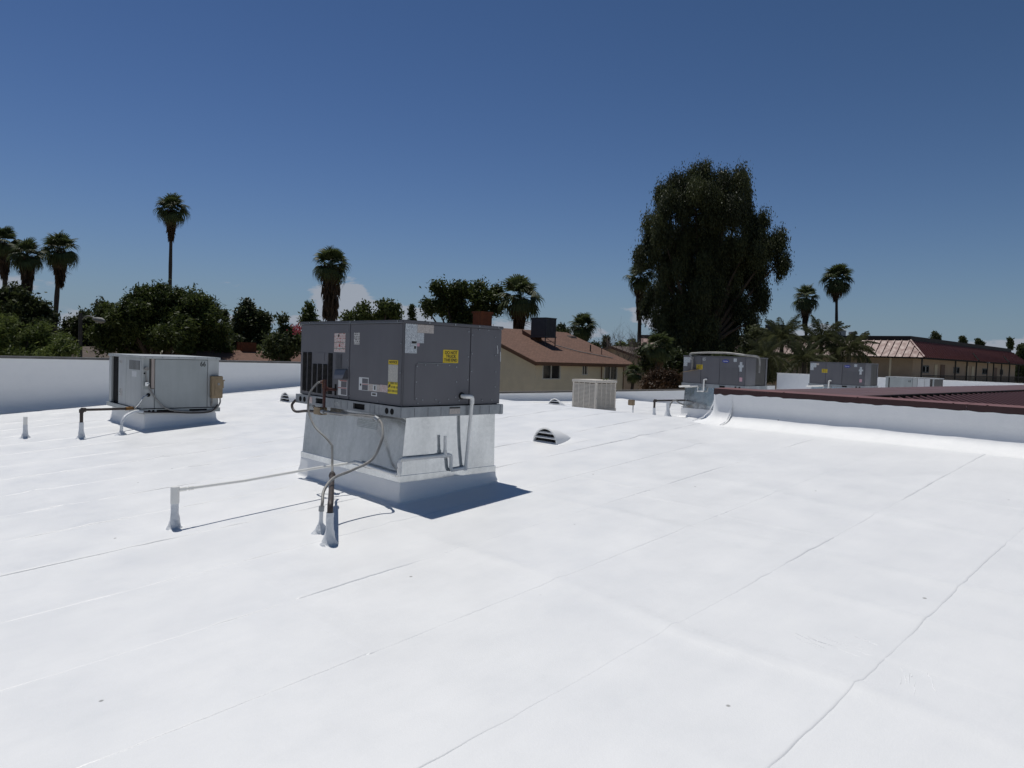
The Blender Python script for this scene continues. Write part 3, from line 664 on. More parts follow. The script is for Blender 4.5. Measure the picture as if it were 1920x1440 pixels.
MB().hexa([(_su(.905), 5.72, .905), (_su(.905)+.004, 5.72, .905), (_su(.905)+.004, 6.06, .905), (_su(.905), 6.06, .905)], [(_su(.985), 5.72, .985), (_su(.985)+.004, 5.72, .985), (_su(.985)+.004, 6.06, .985), (_su(.985), 6.06, .985)]).build('faded_stencil', P_FADED, cb)
flashing_ring(cb, C0-.004, C1+.004, D0-.004, D1+.004, ZB-.05, .05, 3)

# gas line feeding it
gp = thing('gas_pipe', (2.68, 4.68, zr1(2.68, 4.68)), 'black gas pipe on a white flared riser with a flexible connector to the large unit', 'pipe')
cone('riser_flashing', gp, 2.68, 4.68, .235, .026, .056, 2)
zg = zr1(2.68, 4.68)
mb = MB(); mb.tube([(2.68, 4.68, zg+.2)]+spline([(2.68, 4.68, zg+.262), (2.695, 4.705, zg+.292), (2.735, 4.77, zg+.302)], 5)+[(3.24, 5.64, .525)], .022, 12); mb.build('black_pipe', M_BLKPIPE, gp, smooth=True)
mb = MB(); mb.tube([(3.225, 5.615, .524), (3.25, 5.655, .527), (3.27, 5.69, .53), (3.29, 5.72, .535)], [.027, .030, .026, .017], 12); mb.build('reducer', M_BLKPIPE, gp, smooth=True)
mb = MB(); mb.tube(spline([(3.285, 5.715, .534), (3.36, 5.85, .575), (3.42, 5.965, .745)], 6), .0115, 10); mb.build('thin_pipe', M_CONDUIT, gp, smooth=True)
mb = MB(); mb.tube(spline([(3.42, 5.965, .745), (3.40, 6.05, .81), (3.38, 6.23, .90), (3.40, 6.395, 1.04), (3.44, 6.46, 1.2), (3.50, 6.42, 1.305), (3.53, 6.40, 1.32)], 9), .0098, 10); mb.build('flex_connector', M_CONDUIT, gp, smooth=True)
mb = MB(); mb.tube([(3.545, 6.36, 1.345), (3.545, 6.36, 1.07)], .015, 10); mb.tube([(3.545, 6.36, 1.345), (3.545, 6.36, 1.25)], .022, 10); mb.tube([(3.53, 6.40, 1.32), (3.545, 6.36, 1.315)], .017, 8)
mb.tube([(3.545, 6.36, 1.255), (3.60, 6.36, 1.25), (3.68, 6.36, 1.245)], .013, 10); mb.tube([(3.555, 6.36, 1.255), (3.575, 6.36, 1.252)], .024, 8)
mb.build('gas_valve', M_RUST, gp, smooth=True, sharp=50)
mb = MB()
for i in range(5): mb.tube([(3.522, 6.352, 1.27+i*.016), (3.522, 6.352, 1.277+i*.016)], .006, 6)
kind(mb.build('valve_threads', M_COPPER, gp), 'stuff')

# electrical flex conduit
ec = thing('electrical_conduit', (2.78, 4.99, zr1(2.78, 4.99)), 'grey flexible conduit looping from a thin white riser to the large unit', 'conduit')
cone('riser_flashing', ec, 2.78, 4.99, .20, .014, .052, 5)
mb = MB(); mb.tube(spline([(2.78, 4.99, .40), (2.785, 4.985, .45), (2.85, 5.08, .525), (3.0, 5.2, .59), (3.2, 5.24, .635), (3.4, 5.25, .71), (3.50, 5.26, .87), (3.55, 5.33, .965), (3.58, 5.42, 1.02), (3.605, 5.55, 1.04), (3.62, 5.9, 1.03), (3.63, 6.3, 1.015), (3.635, 6.55, 1.012)], 9), .0122, 10)
mb.build('flex_conduit', M_CONDUIT, ec, smooth=True)
mb = MB(); mb.tube([(2.78, 4.99, .385), (2.782, 4.988, .425)], .022, 8); mb.tube([(3.585, 5.44, 1.025), (3.605, 5.53, 1.04)], .021, 8); mb.tube([(3.63, 6.50, 1.012), (3.635, 6.56, 1.012)], .022, 8); mb.build('fitting', M_GALVD, ec, smooth=True)
box('junction_box', M_TAN, ec, 3.615, 3.70, 6.565, 6.70, .975, 1.05, .004)
mb = MB(); mb.tube(spline([(3.66, 6.70, 1.0), (3.64, 6.9, .99), (3.62, 7.1, .97), (3.62, 7.18, 1.03), (3.66, 7.17, 1.09)], 7), .014, 8); mb.build('cable', M_BLKPIPE, ec, smooth=True)

# condensate drain
cd = thing('condensate_drain', (2.03, 6.0, zr1(2.03, 6.0)), 'white plastic condensate pipe running from the large unit to a short roof riser', 'pipe')
cone('riser_flashing', cd, 2.03, 6.0, .24, .027, .052, 9)
zd = zr1(2.03, 6.0)
mb = MB(); mb.tube([(2.03, 6.0, zd+.2), (2.03, 6.0, zd+.335)], .034, 14); mb.build('drain_stub', M_PVC, cd, smooth=True, sharp=50)
PY = D0-.03; Vx = C0-.04
mb = MB(); mb.tube([(2.06, 5.995, .468), (2.6, 6.01, .485), (3.3, 6.03, .535), (3.5, 6.0, .55), (Vx, 5.93, .575)], .0125, 10); mb.build('long_run', M_PVC, cd, smooth=True)
mb = MB(); mb.tube([(2.05, 5.995, .468), (2.115, 5.997, .47)], .018, 10); mb.tube([(2.135, 5.998, .47), (2.175, 5.999, .471)], .017, 10); mb.build('coupling', M_PVC, cd, smooth=True)
mb = MB(); mb.tube([(Vx, 5.96, .575), (Vx, PY+.02, .548)], .0165, 12); mb.build('side_run', M_PVC, cd, smooth=True)
mb = MB(); mb.tube(spline([(Vx, PY+.03, .548), (Vx, PY, .553), (Vx, PY-.005, .575)], 4)+[(Vx, PY-.005, .66)], .0165, 12); mb.tube([(Vx, PY-.005, .64)]+spline([(Vx, PY-.005, .665), (Vx+.01, PY-.005, .688), (Vx+.035, PY-.005, .69)], 4)+[(4.2, PY, .69)], .0165, 12)
mb.build('end_run', M_PVC, cd, smooth=True)
mb = MB()
for p, q in (((Vx, PY+.07, .550), (Vx, PY+.03, .549)), ((Vx, PY-.005, .57), (Vx, PY-.005, .61)), ((Vx, PY-.005, .63), (Vx, PY-.005, .665)), ((Vx+.02, PY-.005, .69), (Vx+.07, PY-.005, .69)), ((4.13, PY, .69), (4.225, PY, .69)), ((4.176, PY, .69), (4.176, PY, .735))): mb.tube([p, q], .0205, 12)
mb.build('pipe_fitting', M_PVC, cd, smooth=True, sharp=50)
mb = MB(); mb.tube([(4.176, PY, .70), (4.172, PY, .874)], .0145, 12); mb.build('vent_stub', M_PVC, cd, smooth=True, sharp=50)
mb = MB(); mb.tube(spline([(4.2, PY, .69), (4.245, PY, .685), (4.252, PY, .64)], 4)+[(4.252, PY, .59)]+spline([(4.252, PY, .575), (4.262, PY, .548), (4.29, PY, .545)], 4)+[(4.41, PY, .552)], .0165, 12); mb.build('trap', M_PVC, cd, smooth=True)
mb = MB(); mb.tube([(4.432, PY, .535), (4.438, 5.16, 1.2)], .0165, 12); mb.tube([(4.432, PY, .53), (4.432, PY, .575)], .0205, 12); mb.build('down_pipe', M_PVC, cd, smooth=True, sharp=50)
mb = MB(); mb.tube([(4.365, 5.235, 1.245), (4.375, 5.19, 1.243)]+spline([(4.385, 5.175, 1.242), (4.425, 5.16, 1.24), (4.438, 5.16, 1.215), (4.438, 5.16, 1.17)], 4), .0205, 12); mb.build('elbow', M_PVC, cd, smooth=True)
MB().disc((4.362, V0+.001, 1.247), (0, -1, 0), .034, .006, 18).build('grommet', M_BLACK, cd, smooth=True)

# ------------------------------------------------------------------ pale unit marked 66
a0, b0, a1, b1 = 3.55, 12.05, 4.75, 13.82
r2 = thing('rooftop_unit', ((a0+a1)/2, (b0+b1)/2, .54), 'pale grey packaged air conditioner marked 66 with tan switch box', 'air conditioner')
box('inner_case', M_BLACK, r2, a0+.03, a1-.02, b0+.03, b1-.02, .62, 1.40)
box('lid', M_PALE, r2, a0-.015, a1+.02, b0-.02, b1+.015, 1.40, 1.442, .006)
box('side_panel', M_PALE, r2, a0, a0+.03, 12.85, 13.27, .61, 1.398, .004)
sp_ = box('side_panel', M_PALE, r2, a0, a0+.03, b0+.02, 12.84, .61, 1.398, .004)
box('corner_post', M_PALE, r2, a0, a0+.05, 13.68, b1, .61, 1.398, .004)
box('coil', M_COIL, r2, a0+.05, a0+.07, 13.27, 13.68, .61, 1.395)
for i in range(9): box('louvre_slot', M_COIL, r2, a0-.003, a0+.002, 12.14+i*.062, 12.168+i*.062, 1.215, 1.362)
plate_u('plate', M_WHITE, r2, a0, 12.3, 12.53, 1.10, 1.19); plate_u('label', P_BLK, r2, a0, 13.06, 13.22, 1.29, 1.34); plate_u('label', P_BLK, r2, a0, 13.04, 13.22, .75, .87)
box('recess_panel', M_PALE2, r2, a0+.031, 3.664, b0+.012, b0+.03, .921, 1.398)
box('corner_post', M_PALE, r2, a0, a0+.03, b0, b0+.018, .61, 1.398, .003)
box('flue_recess', M_COIL, r2, 3.665, 3.695, b0+.022, b0+.0295, .93, 1.398)
box('flue_strip', mat('beige_strip', (.42, .36, .32), (.36, .31, .28), 4, .6), r2, 3.695, 3.742, b0+.005, b0+.029, .93, 1.398, .003)
box('front_panel', M_PALE2, r2, 3.748, 4.562, b0, b0+.03, .615, 1.392, .004)
box('corner_panel', M_PALE, r2, 4.57, a1, b0, b0+.03, .615, 1.398, .004)
box('lower_panel', M_PALE, r2, a0+.03, 3.742, b0+.01, b0+.034, .615, .92, .003)
text('unit_number', '66', .115, M_INK, r2, (4.487, b0, 1.325), (1, 0, 0), (0, 0, 1), .001, xs=.8)
MB().disc((3.62, b0+.012, 1.243), (0, -1, 0), .03, .05, 14).build('knob', M_CONDUIT, r2, smooth=True, sharp=50)
MB().disc((3.595, b0+.012, 1.168), (0, -1, 0), .013, .01, 12).build('knock_out', M_BLACK, r2); MB().disc((3.655, b0+.012, .828), (0, -1, 0), .03, .01, 12).build('knock_out', M_BLACK, r2)
mb = MB().box(a0-.03, a1+.02, b0-.03, b0-.01, .54, .605).box(a0-.03, a0-.01, b0-.01, b1+.02, .54, .605).box(a1, a1+.02, b0-.01, b1+.02, .54, .605).box(a0-.01, a1, b1, b1+.02, .54, .605)
mb.build('base_rail', M_PALE2, r2, bevel=0)
box('base_pan', M_BLACK, r2, a0-.009, a1-.001, b0-.009, b1-.001, .545, .607)
for x0, x1 in ((3.77, 4.03), (4.27, 4.55)): box('fork_slot', M_BLACK, r2, x0, x1, b0-.0325, b0-.029, .555, .592)
box('fork_slot', M_BLACK, r2, a0-.0325, a0-.029, 12.5, 12.72, .555, .59)
for x in (3.66, 3.72): MB().disc((x, b0-.033, .575), (0, 1, 0), .02, .004, 12).build('lifting_hole', M_BLACK, r2)
sw = box('switch_box', M_TAN, r2, 4.60, 4.79, b0-.085, b0-.002, .765, 1.135, .01)
plate_v('switch_label', M_WHITE, sw, b0-.0855, 4.685, 4.745, .84, .90); box('switch_door', M_TAN, sw, 4.655, 4.77, b0-.092, b0-.0855, .81, 1.09, .003)
MB().disc((4.715, b0-.092, 1.0), (0, -1, 0), .022, .008, 12).build('switch_dial', M_CONDUIT, sw, smooth=True)
mb = MB().box(4.792, 4.812, b0-.06, b0-.045, .93, 1.05).box(4.792, 4.83, b0-.06, b0-.045, 1.05, 1.07); mb.build('switch_lever', M_TAN, sw)
mb = MB(); mb.tube([(4.63, b0-.03, .77), (4.63, b0-.03, .7), (4.63, b0+.005, .64)], .016, 8); mb.build('conduit', M_CONDUIT, r2, smooth=True)
mb = MB(); mb.tube(spline([(4.76, b0-.04, .78), (4.755, b0-.05, .68), (4.66, b0-.06, .575), (4.4, b0-.065, .55), (4.1, b0-.065, .565), (3.9, b0-.06, .62), (3.78, b0-.04, .74), (3.68, b0-.02, .90), (3.63, b0+.0, 1.05), (3.615, b0+.02, 1.2)], 8), .014, 8); mb.build('flex_conduit', M_CONDUIT, r2, smooth=True)
mb = MB(); mb.tube(spline([(4.72, b0-.05, .66), (4.6, b0-.075, .545), (4.3, b0-.08, .53), (4.0, b0-.07, .55), (3.7, b0-.06, .56), (3.5, b0-.02, .58)], 8), .010, 8); mb.build('cable', M_BLKPIPE, r2, smooth=True)
mb = MB().box(3.60, 3.65, b0-.02, b0+.03, .97, 1.03); mb.tube([(3.62, b0-.01, 1.0), (3.66, b0-.03, 1.01)], .012, 8); mb.build('fitting', M_GALV, r2)
screws(r2, [(u, b0-.022, 1.42) for u in (3.6, 3.7, 3.85, 4.1, 4.35, 4.55, 4.7)], (0, -1, 0), .008)
c2_ = thing('roof_curb', (4.15, 12.9, zr1(4.15, 12.9)), 'white coated curb under the pale unit marked 66', 'curb')
flashing_ring(c2_, a0+.06, a1-.05, b0+.0, b1-.02, .525, .10, 8); box('core', M_FLASH, c2_, a0+.065, a1-.055, b0+.005, b1-.025, .2, .537)
def gas_riser(u, v, h, run, label, rp=.024, group=None):
    t = thing('gas_pipe', (u, v, zr1(u, v)), label, 'pipe', group); z = zr1(u, v); hh = h
    cone('riser_flashing', t, u, v, hh*.55, rp*1.2, rp*2.4, int(u*50))
    mb = MB(); mb.tube([(u, v, z+hh*.4), (u, v, z+hh)], rp, 10); mb.build('riser_pipe', M_BLKPIPE, t, smooth=True, sharp=50)
    mb = MB(); mb.tube([(u, v, z+hh-.05), (u, v, z+hh)], rp*1.4, 10); d = (Vector(run)-Vector((u, v, z+hh))).normalized(); mb.tube([(u, v, z+hh-.01), Vector((u, v, z+hh-.01))+d*.06], rp*1.35, 10); mb.build('elbow', M_BLKPIPE, t, smooth=True, sharp=50)
    mb = MB(); mb.tube([(u, v, z+hh-.01), run], rp*.8, 10); mb.build('horizontal_pipe', M_BLKPIPE, t, smooth=True, sharp=50); return t
g2 = gas_riser(2.70, 11.91, .43, (3.50, 12.30, .60), 'black gas pipe crossing from its riser to the pale unit marked 66')
mb = MB(); mb.tube([(3.38, 12.24, .605), (3.52, 12.31, .605)], .026, 8); mb.build('fitting', M_COPPER, g2, smooth=True)
mb = MB(); mb.tube(spline([(3.5, 12.3, .61), (3.51, 12.18, .63), (3.52, 12.0, .72), (3.56, 11.98, .80), (3.64, 12.03, .83)], 6), .007, 6); mb.build('flex_connector', M_GALV, g2, smooth=True)
e2 = thing('electrical_conduit', (3.19, 11.74, zr1(3.19, 11.74)), 'thin white coated conduit bending into the curb of the unit marked 66', 'conduit')
z_ = zr1(3.19, 11.74); cone('riser_flashing', e2, 3.19, 11.74, .16, .02, .07, 4)
mb = MB(); mb.tube(spline([(3.19, 11.74, z_+.1), (3.2, 11.75, z_+.2), (3.26, 11.8, z_+.28), (3.42, 11.92, z_+.335), (3.56, 12.0, .57)], 6), .02, 8); mb.build('conduit', M_MASTIC, e2, smooth=True)
vp = thing('vent_pipe', (2.14, 12.68, zr1(2.14, 12.68)), 'short white vent pipe standing alone on the roof before the tall parapet', 'pipe')
cone('riser_flashing', vp, 2.14, 12.68, .2, .028, .06, 6); z_ = zr1(2.14, 12.68)
mb = MB(); mb.tube([(2.14, 12.68, z_+.15), (2.14, 12.68, z_+.315)], .028, 12); mb.build('pipe', M_PVC, vp, smooth=True, sharp=50)

# ------------------------------------------------------------------ half-round roof vents
def eyebrow(u, v, R, ln, label, seed):
    z = zr1(u, v)-.005; t = thing('roof_vent', (u, v, z), label, 'vent', 'half-round vents on the white roof'); n = 14
    sl = (zr1(u+ln, v)-zr1(u, v))/ln
    def fn(i, j):
        a = i/n*math.pi; s = j/8; r = R*(1-s**1.6); return (u+ln*s, v+r*math.cos(a)*1.05, z+sl*ln*s+r*math.sin(a)+.002*math.sin(i*2+j+seed))
    mb = MB(); mb.grid(fn, n+1, 9); mb.build('hood', M_FLASH, t, smooth=True, sharp=80)
    mb = MB(); mb.tube([(u, v+R*1.04*math.cos(i/n*math.pi), z+R*math.sin(i/n*math.pi)) for i in range(n+1)], .012, 6); mb.build('rim', M_FLASH, t, smooth=True)
    mb = MB(); pts = [(u+.035, v+R*math.cos(i/n*math.pi), z+R*.97*math.sin(i/n*math.pi)) for i in range(n+1)]; mb.add(pts, [tuple(range(n+1))]); mb.build('opening', M_BLACK, t)
    for h in (.08, .40, .72):
        zz = z+R*h; w = math.sqrt(max(0, R*R-(R*h)**2))*.97
        MB().hexa([(u-.004, v-w, zz-.012), (u+.03, v-w, zz), (u+.03, v+w, zz), (u-.004, v+w, zz-.012)], [(u-.004, v-w, zz), (u+.03, v-w, zz+.012), (u+.03, v+w, zz+.012), (u-.004, v+w, zz)]).build('louvre_blade', M_FLASH, t)
    flz = MB(); flz.grid(lambda i, j: (u-.06+i*(ln+.16)/8, v+(j-4)*(R+.08)/4, zr1(u-.06+i*(ln+.16)/8, v+(j-4)*(R+.08)/4)+(.009 if 0 < i < 8 and 0 < j < 8 else .001)), 9, 9); flz.build('base_flange', M_ROOF, t, smooth=True, sharp=80)
eyebrow(6.72, 6.34, .2, .52, 'white half-round vent with dark louvred mouth beyond the large unit', 1)
eyebrow(6.78, 13.75, .2, .52, 'white half-round vent with dark louvred mouth near the tall parapet', 2)
eyebrow(12.9, 11.9, .2, .5, 'white half-round vent peeking over the ridge beside the beige cooler', 3)

# ------------------------------------------------------------------ beige louvred cooler behind the ridge
x0, y0, x1, y1 = 15.55, 12.78, 16.45, 13.66; zb = zr1(16, 13.2)+.06
ck = thing('evaporative_cooler', (16, 13.2, zb), 'beige square cooler with louvred sides by the low parapet', 'cooler')
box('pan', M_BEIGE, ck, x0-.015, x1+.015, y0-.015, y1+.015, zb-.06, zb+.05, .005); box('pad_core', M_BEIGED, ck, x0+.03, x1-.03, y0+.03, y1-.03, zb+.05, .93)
box('lid', M_BEIGE, ck, x0-.02, x1+.02, y0-.02, y1+.02, .95, 1.025, .008)
for cx, cy in ((x0, y0), (x1-.06, y0), (x0, y1-.06), (x1-.06, y1-.06)): box('corner_post', M_BEIGE, ck, cx, cx+.06, cy, cy+.06, zb+.05, .95, .003)
NS = 19
def slat_set(face):
    h = (.93-zb-.06)/NS
    for i in range(NS):
        z = zb+.06+i*h; mb = MB()
        if face == 'x': mb.hexa([(x0+.002, y0+.06, z), (x0+.03, y0+.06, z+h*.6), (x0+.03, y1-.06, z+h*.6), (x0+.002, y1-.06, z)], [(x0+.002, y0+.06, z+h*.5), (x0+.03, y0+.06, z+h*1.1), (x0+.03, y1-.06, z+h*1.1), (x0+.002, y1-.06, z+h*.5)])
        else: mb.hexa([(x0+.06, y0+.002, z), (x1-.06, y0+.002, z), (x1-.06, y0+.03, z+h*.6), (x0+.06, y0+.03, z+h*.6)], [(x0+.06, y0+.002, z+h*.5), (x1-.06, y0+.002, z+h*.5), (x1-.06, y0+.03, z+h*1.1), (x0+.06, y0+.03, z+h*1.1)])
        mb.build('louvre_slat', M_BEIGE, ck)
slat_set('x'); slat_set('y')
for q in (.27, .5, .73):
    y = y0+(y1-y0)*q; box('louvre_mullion', M_BEIGE, ck, x0-.002, x0+.012, y-.01, y+.01, zb+.05, .95)
    x = x0+(x1-x0)*q; box('louvre_mullion', M_BEIGE, ck, x-.01, x+.01, y0-.002, y0+.012, zb+.05, .95)
box('post_latch', M_GALVD, ck, x0+.02, x0+.035, y0-.006, y0, .5, .54)
lf = MB()
for i in range(9): a = i*.7; c = Vector((x1-.35+.05*math.cos(a*2), y0+.15+.05*math.sin(a*3), 1.03)); lf.add([c, c+Vector((.06*math.cos(a), .06*math.sin(a), .02)), c+Vector((.09*math.cos(a+.3), .09*math.sin(a+.3), .045)), c+Vector((.03*math.cos(a+.9), .03*math.sin(a+.9), .03))], [(0, 1, 2, 3)])
tag(lf.build('fallen_leaves', L_LIGHT, None), 'small clump of pale leaves lying on top of the beige cooler', 'leaves')

# ------------------------------------------------------------------ units behind the ridge
def emblem(parent, u, v, z, w, h):
    mb = MB(); n = 24; mb.add([(u-.003, v+w*math.cos(2*math.pi*i/n), z+h*math.sin(2*math.pi*i/n)) for i in range(n)]+[(u, v+w*math.cos(2*math.pi*i/n), z+h*math.sin(2*math.pi*i/n)) for i in range(n)], [tuple(range(n))]+[(i, n+i, n+(i+1) % n, (i+1) % n) for i in range(n)])
    o = mb.build('emblem', M_BLUE, parent); text('lettering', 'Carrier', h*1.15, M_WHITE, o, (u-.003, v, z), (0, -1, 0), (0, 0, 1), .001, xs=.92)
def back_unit(u, v0, v1, ztop, label, clabel, extras):
    w = 1.187; zb = ztop-.86; ub = u+w
    t = thing('rooftop_unit', (u+w/2, (v0+v1)/2, zb), label, 'air conditioner')
    box('inner_case', M_BLACK, t, u+.02, ub-.02, v0+.02, v1-.02, zb+.1, ztop-.03)
    box('lid', M_GREYLID, t, u-.012, ub+.012, v0-.012, v1+.012, ztop-.032, ztop, .005)
    s1, s2 = v1-(v1-v0)*.30, v1-(v1-v0)*.60
    for a_, b_ in ((v0+.01, s2-.004), (s2+.004, s1-.004), (s1+.004, v1)): box('side_panel', M_GREY, t, u, u+.02, a_, b_, zb+.1, ztop-.034, .003)
    box('end_panel', M_GREY, t, u+.012, u+.55, v0, v0+.02, zb+.1, ztop-.034, .003)
    box('coil', M_COIL, t, u+.56, ub-.08, v0+.012, v0+.02, zb+.1, ztop-.034); box('corner_post', M_GREY, t, ub-.08, ub, v0, v0+.02, zb+.1, ztop-.034, .003)
    mb = MB().box(u-.02, u, v0-.02, v1+.02, zb, zb+.095).box(ub, ub+.02, v0-.02, v1+.02, zb, zb+.095).box(u, ub, v0-.02, v0, zb, zb+.095).box(u, ub, v1, v1+.02, zb, zb+.095); mb.build('base_rail', M_GALVD, t)
    box('base_pan', M_BLACK, t, u, ub, v0, v1, zb+.01, zb+.09)
    for f in (.06, .12, .3): box('fork_slot', M_BLACK, t, u-.0225, u-.019, v0+(v1-v0)*f, v0+(v1-v0)*f+(.05 if f < .2 else .16), zb+.02, zb+.07)
    plate_u('data_plate', P_DATA, t, u, v1-.13, v1-.01, ztop-.30, ztop-.05); plate_u('data_plate', P_DATA, t, u, v1-.22, v1-.13, ztop-.2, ztop-.05); plate_u('data_plate', P_BEIGE, t, u, v1-.31, v1-.22, ztop-.12, ztop-.05)
    l = plate_u('yellow_label', M_YEL, t, u, v1-.61, v1-.42, ztop-.375, ztop-.245)
    for i, s_ in enumerate(('DO NOT', 'TRUCK', 'THIS END')): text('lettering', s_, .04, M_INK, l, (u-.002, v1-.515, ztop-.272-i*.037), (0, -1, 0), (0, 0, 1), xs=.92)
    emblem(t, u, v0+.58, ztop-.13, .10, .045)
    plate_u('access_door', M_GREYLID, t, u, v0+.19, v0+.72, ztop-.72, ztop-.30, .006)
    plate_u('white_label', P_DATA, t, u, v0+.1, v0+.17, ztop-.39, ztop-.14); plate_u('white_label', P_DATA, t, u-.002, v0+.06, v0+.2, ztop-.28, ztop-.22, .0015); plate_u('white_label', P_DATA, t, u, v0+.26, v0+.35, ztop-.14, ztop-.05)
    plate_u('pink_label', M_PINK, t, u, v0+.08, v0+.16, ztop-.65, ztop-.545)
    c = thing('roof_curb', (u+w/2, (v0+v1)/2, zr1(u+w/2, (v0+v1)/2)), clabel, 'curb'); zc = zr1(u, v1)
    mb = MB().hexa([(u-.01, v0+.03, zc+.02), (ub-.05, v0+.03, zc+.02), (ub-.05, v1-.03, zc+.02), (u-.01, v1-.03, zc+.02)], [(u+.05, v0+.05, zb-.002), (ub-.05, v0+.05, zb-.002), (ub-.05, v1-.06, zb-.002), (u+.05, v1-.06, zb-.002)]); mb.build('adapter', M_GALV, c)
    box('lower_band', M_GALVD, c, u-.03, ub-.04, v0+.01, v1-.01, zc+.27, zc+.285)
    flashing_ring(c, u-.025, ub-.03, v0+.015, v1-.015, zc+.26, .12, int(u), M_FLASH)
    d = thing('condensate_drain', (u-.04, v1-.55, zb-.1), 'white plastic drain pipe on the '+extras, 'pipe')
    mb = MB(); mb.tube([(u-.005, v1-.76, zb+.22), (u-.045, v1-.74, zb+.22), (u-.05, v1-.70, zb+.21), (u-.05, v1-.70, zb-.10)], .024, 8); mb.build('down_pipe', M_PVC, d, smooth=True)
    mb = MB(); mb.tube([(u-.05, v1-.70, zb-.10), (u-.05, v1-.52, zb-.11), (u-.05, v1-.52, zb+.03), (u-.05, v1+.07, zb-.02)], .024, 8); mb.build('side_run', M_PVC, d, smooth=True)
    return t
u3 = back_unit(17.3, 9.24, 11.12, 1.815, 'charcoal grey air conditioner with blue oval emblem and an arched pipe over its lid', 'galvanized curb beside the end of the maroon capped parapet', 'unit with the arched pipe')
u4 = back_unit(25.0, 9.06, 10.91, 1.79, 'charcoal grey air conditioner with blue oval emblem in front of the feather palms', 'galvanized curb hidden behind the brown coping below the far emblem unit', 'unit before the feather palms')
plate_u('unit_marking', M_GREY, u3, 17.3, 10.40, 10.55, 1.67, 1.76, .0015); text('unit_number', '65', .12, M_PALE, u3, (17.298, 10.47, 1.72), (0, -1, 0), (0, 0, 1), .001, xs=.8)
ap = thing('overhead_pipe', (17.2, 10.9, 1.5), 'weathered pipe arching over the lid of the grey unit', 'pipe')
mb = MB(); mb.tube(spline([(17.24, 10.80, 1.42), (17.23, 10.80, 1.70), (17.23, 10.87, 1.84), (17.26, 10.75, 1.875), (17.26, 10.3, 1.90), (17.27, 9.75, 1.90), (17.3, 9.25, 1.855), (17.7, 9.14, 1.83), (17.8, 9.12, 1.72), (17.8, 9.12, 1.4)], 8), .028, 8); mb.build('pipe', M_CONDUIT, ap, smooth=True)
MB().hexa([(17.05, 10.62, 1.41), (17.29, 10.62, 1.43), (17.29, 10.98, 1.36), (17.05, 10.98, 1.34)], [(17.05, 10.62, 1.425), (17.29, 10.62, 1.445), (17.29, 10.98, 1.375), (17.05, 10.98, 1.355)]).build('bracket', M_TAN, ap)
gas_riser(16.02, 11.14, .45, (17.27, 11.0, .56), 'black gas pipe running to the curb of the unit with the arched pipe', .03)
t = thing('electrical_conduit', (16.59, 11.09, zr1(16.59, 11.09)), 'thin conduit curving from a fat white riser to the farther curb', 'conduit')
cone('riser_flashing', t, 16.59, 11.09, .40, .045, .10, 21); z_ = zr1(16.59, 11.09)
mb = MB(); mb.tube(spline([(16.6, 11.05, z_+.25), (16.62, 11.02, z_+.38), (16.75, 10.99, z_+.46), (17.0, 11.0, z_+.38), (17.25, 11.0, z_+.32)], 7), .018, 8); mb.build('flex_conduit', M_CONDUIT, t, smooth=True)
t = thing('junction_post', (15.86, 11.72, zr1(15.86, 11.72)), 'thin post with a small tan weatherproof outlet box near the ridge', 'outlet box')
z_ = zr1(15.86, 11.72); cone('riser_flashing', t, 15.86, 11.72, .16, .015, .05, 8)
mb = MB(); mb.tube([(15.86, 11.72, z_+.1), (15.86, 11.72, z_+.36)], .014, 8); mb.build('post', M_GALVD, t, smooth=True)
MB().box(15.80, 15.92, 11.70, 11.86, z_+.27, z_+.42).build('outlet_box', M_TAN, t, bevel=.012)
# pale low unit in front of the end parapet
p43 = thing('rooftop_unit', (30.6, 9.2, .45), 'pale low air conditioner with a small dark number before the white end parapet', 'air conditioner')
uu, va, vb = 30.0, 8.38, 10.08
box('inner_case', M_COIL, p43, uu+.02, uu+1.18, va+.02, vb-.02, .45, 1.29); box('lid', M_PALE, p43, uu-.01, uu+1.2, va-.01, vb+.01, 1.29, 1.325, .005)
box('side_panel', M_PALE2, p43, uu, uu+.02, vb-.10, vb, .5, 1.288); box('side_panel', M_PALE2, p43, uu, uu+.02, 9.12, vb-.15, .5, 1.288, .003); box('side_panel', M_PALE, p43, uu, uu+.02, 8.95, 9.11, .5, 1.288, .003)
box('side_panel', M_WHITE, p43, uu, uu+.02, 8.71, 8.94, .5, 1.288, .003); box('side_panel', M_WHITE, p43, uu, uu+.02, 8.52, 8.70, .5, 1.288, .003); box('corner_post', M_PALE2, p43, uu, uu+.02, va, 8.43, .5, 1.288)
text('unit_number', '63', .11, M_INK, p43, (uu, 9.22, 1.17), (0, -1, 0), (0, 0, 1), .001, xs=.8)
box('base_rail', M_GALVD, p43, uu-.02, uu+1.2, va-.02, vb+.02, .38, .448)
c_ = thing('roof_curb', (30.6, 9.2, -.5), 'white curb carrying the pale low unit before the end parapet', 'curb'); box('core', M_FLASH, c_, uu+.06, uu+1.1, va+.05, vb-.05, -.5, .378)

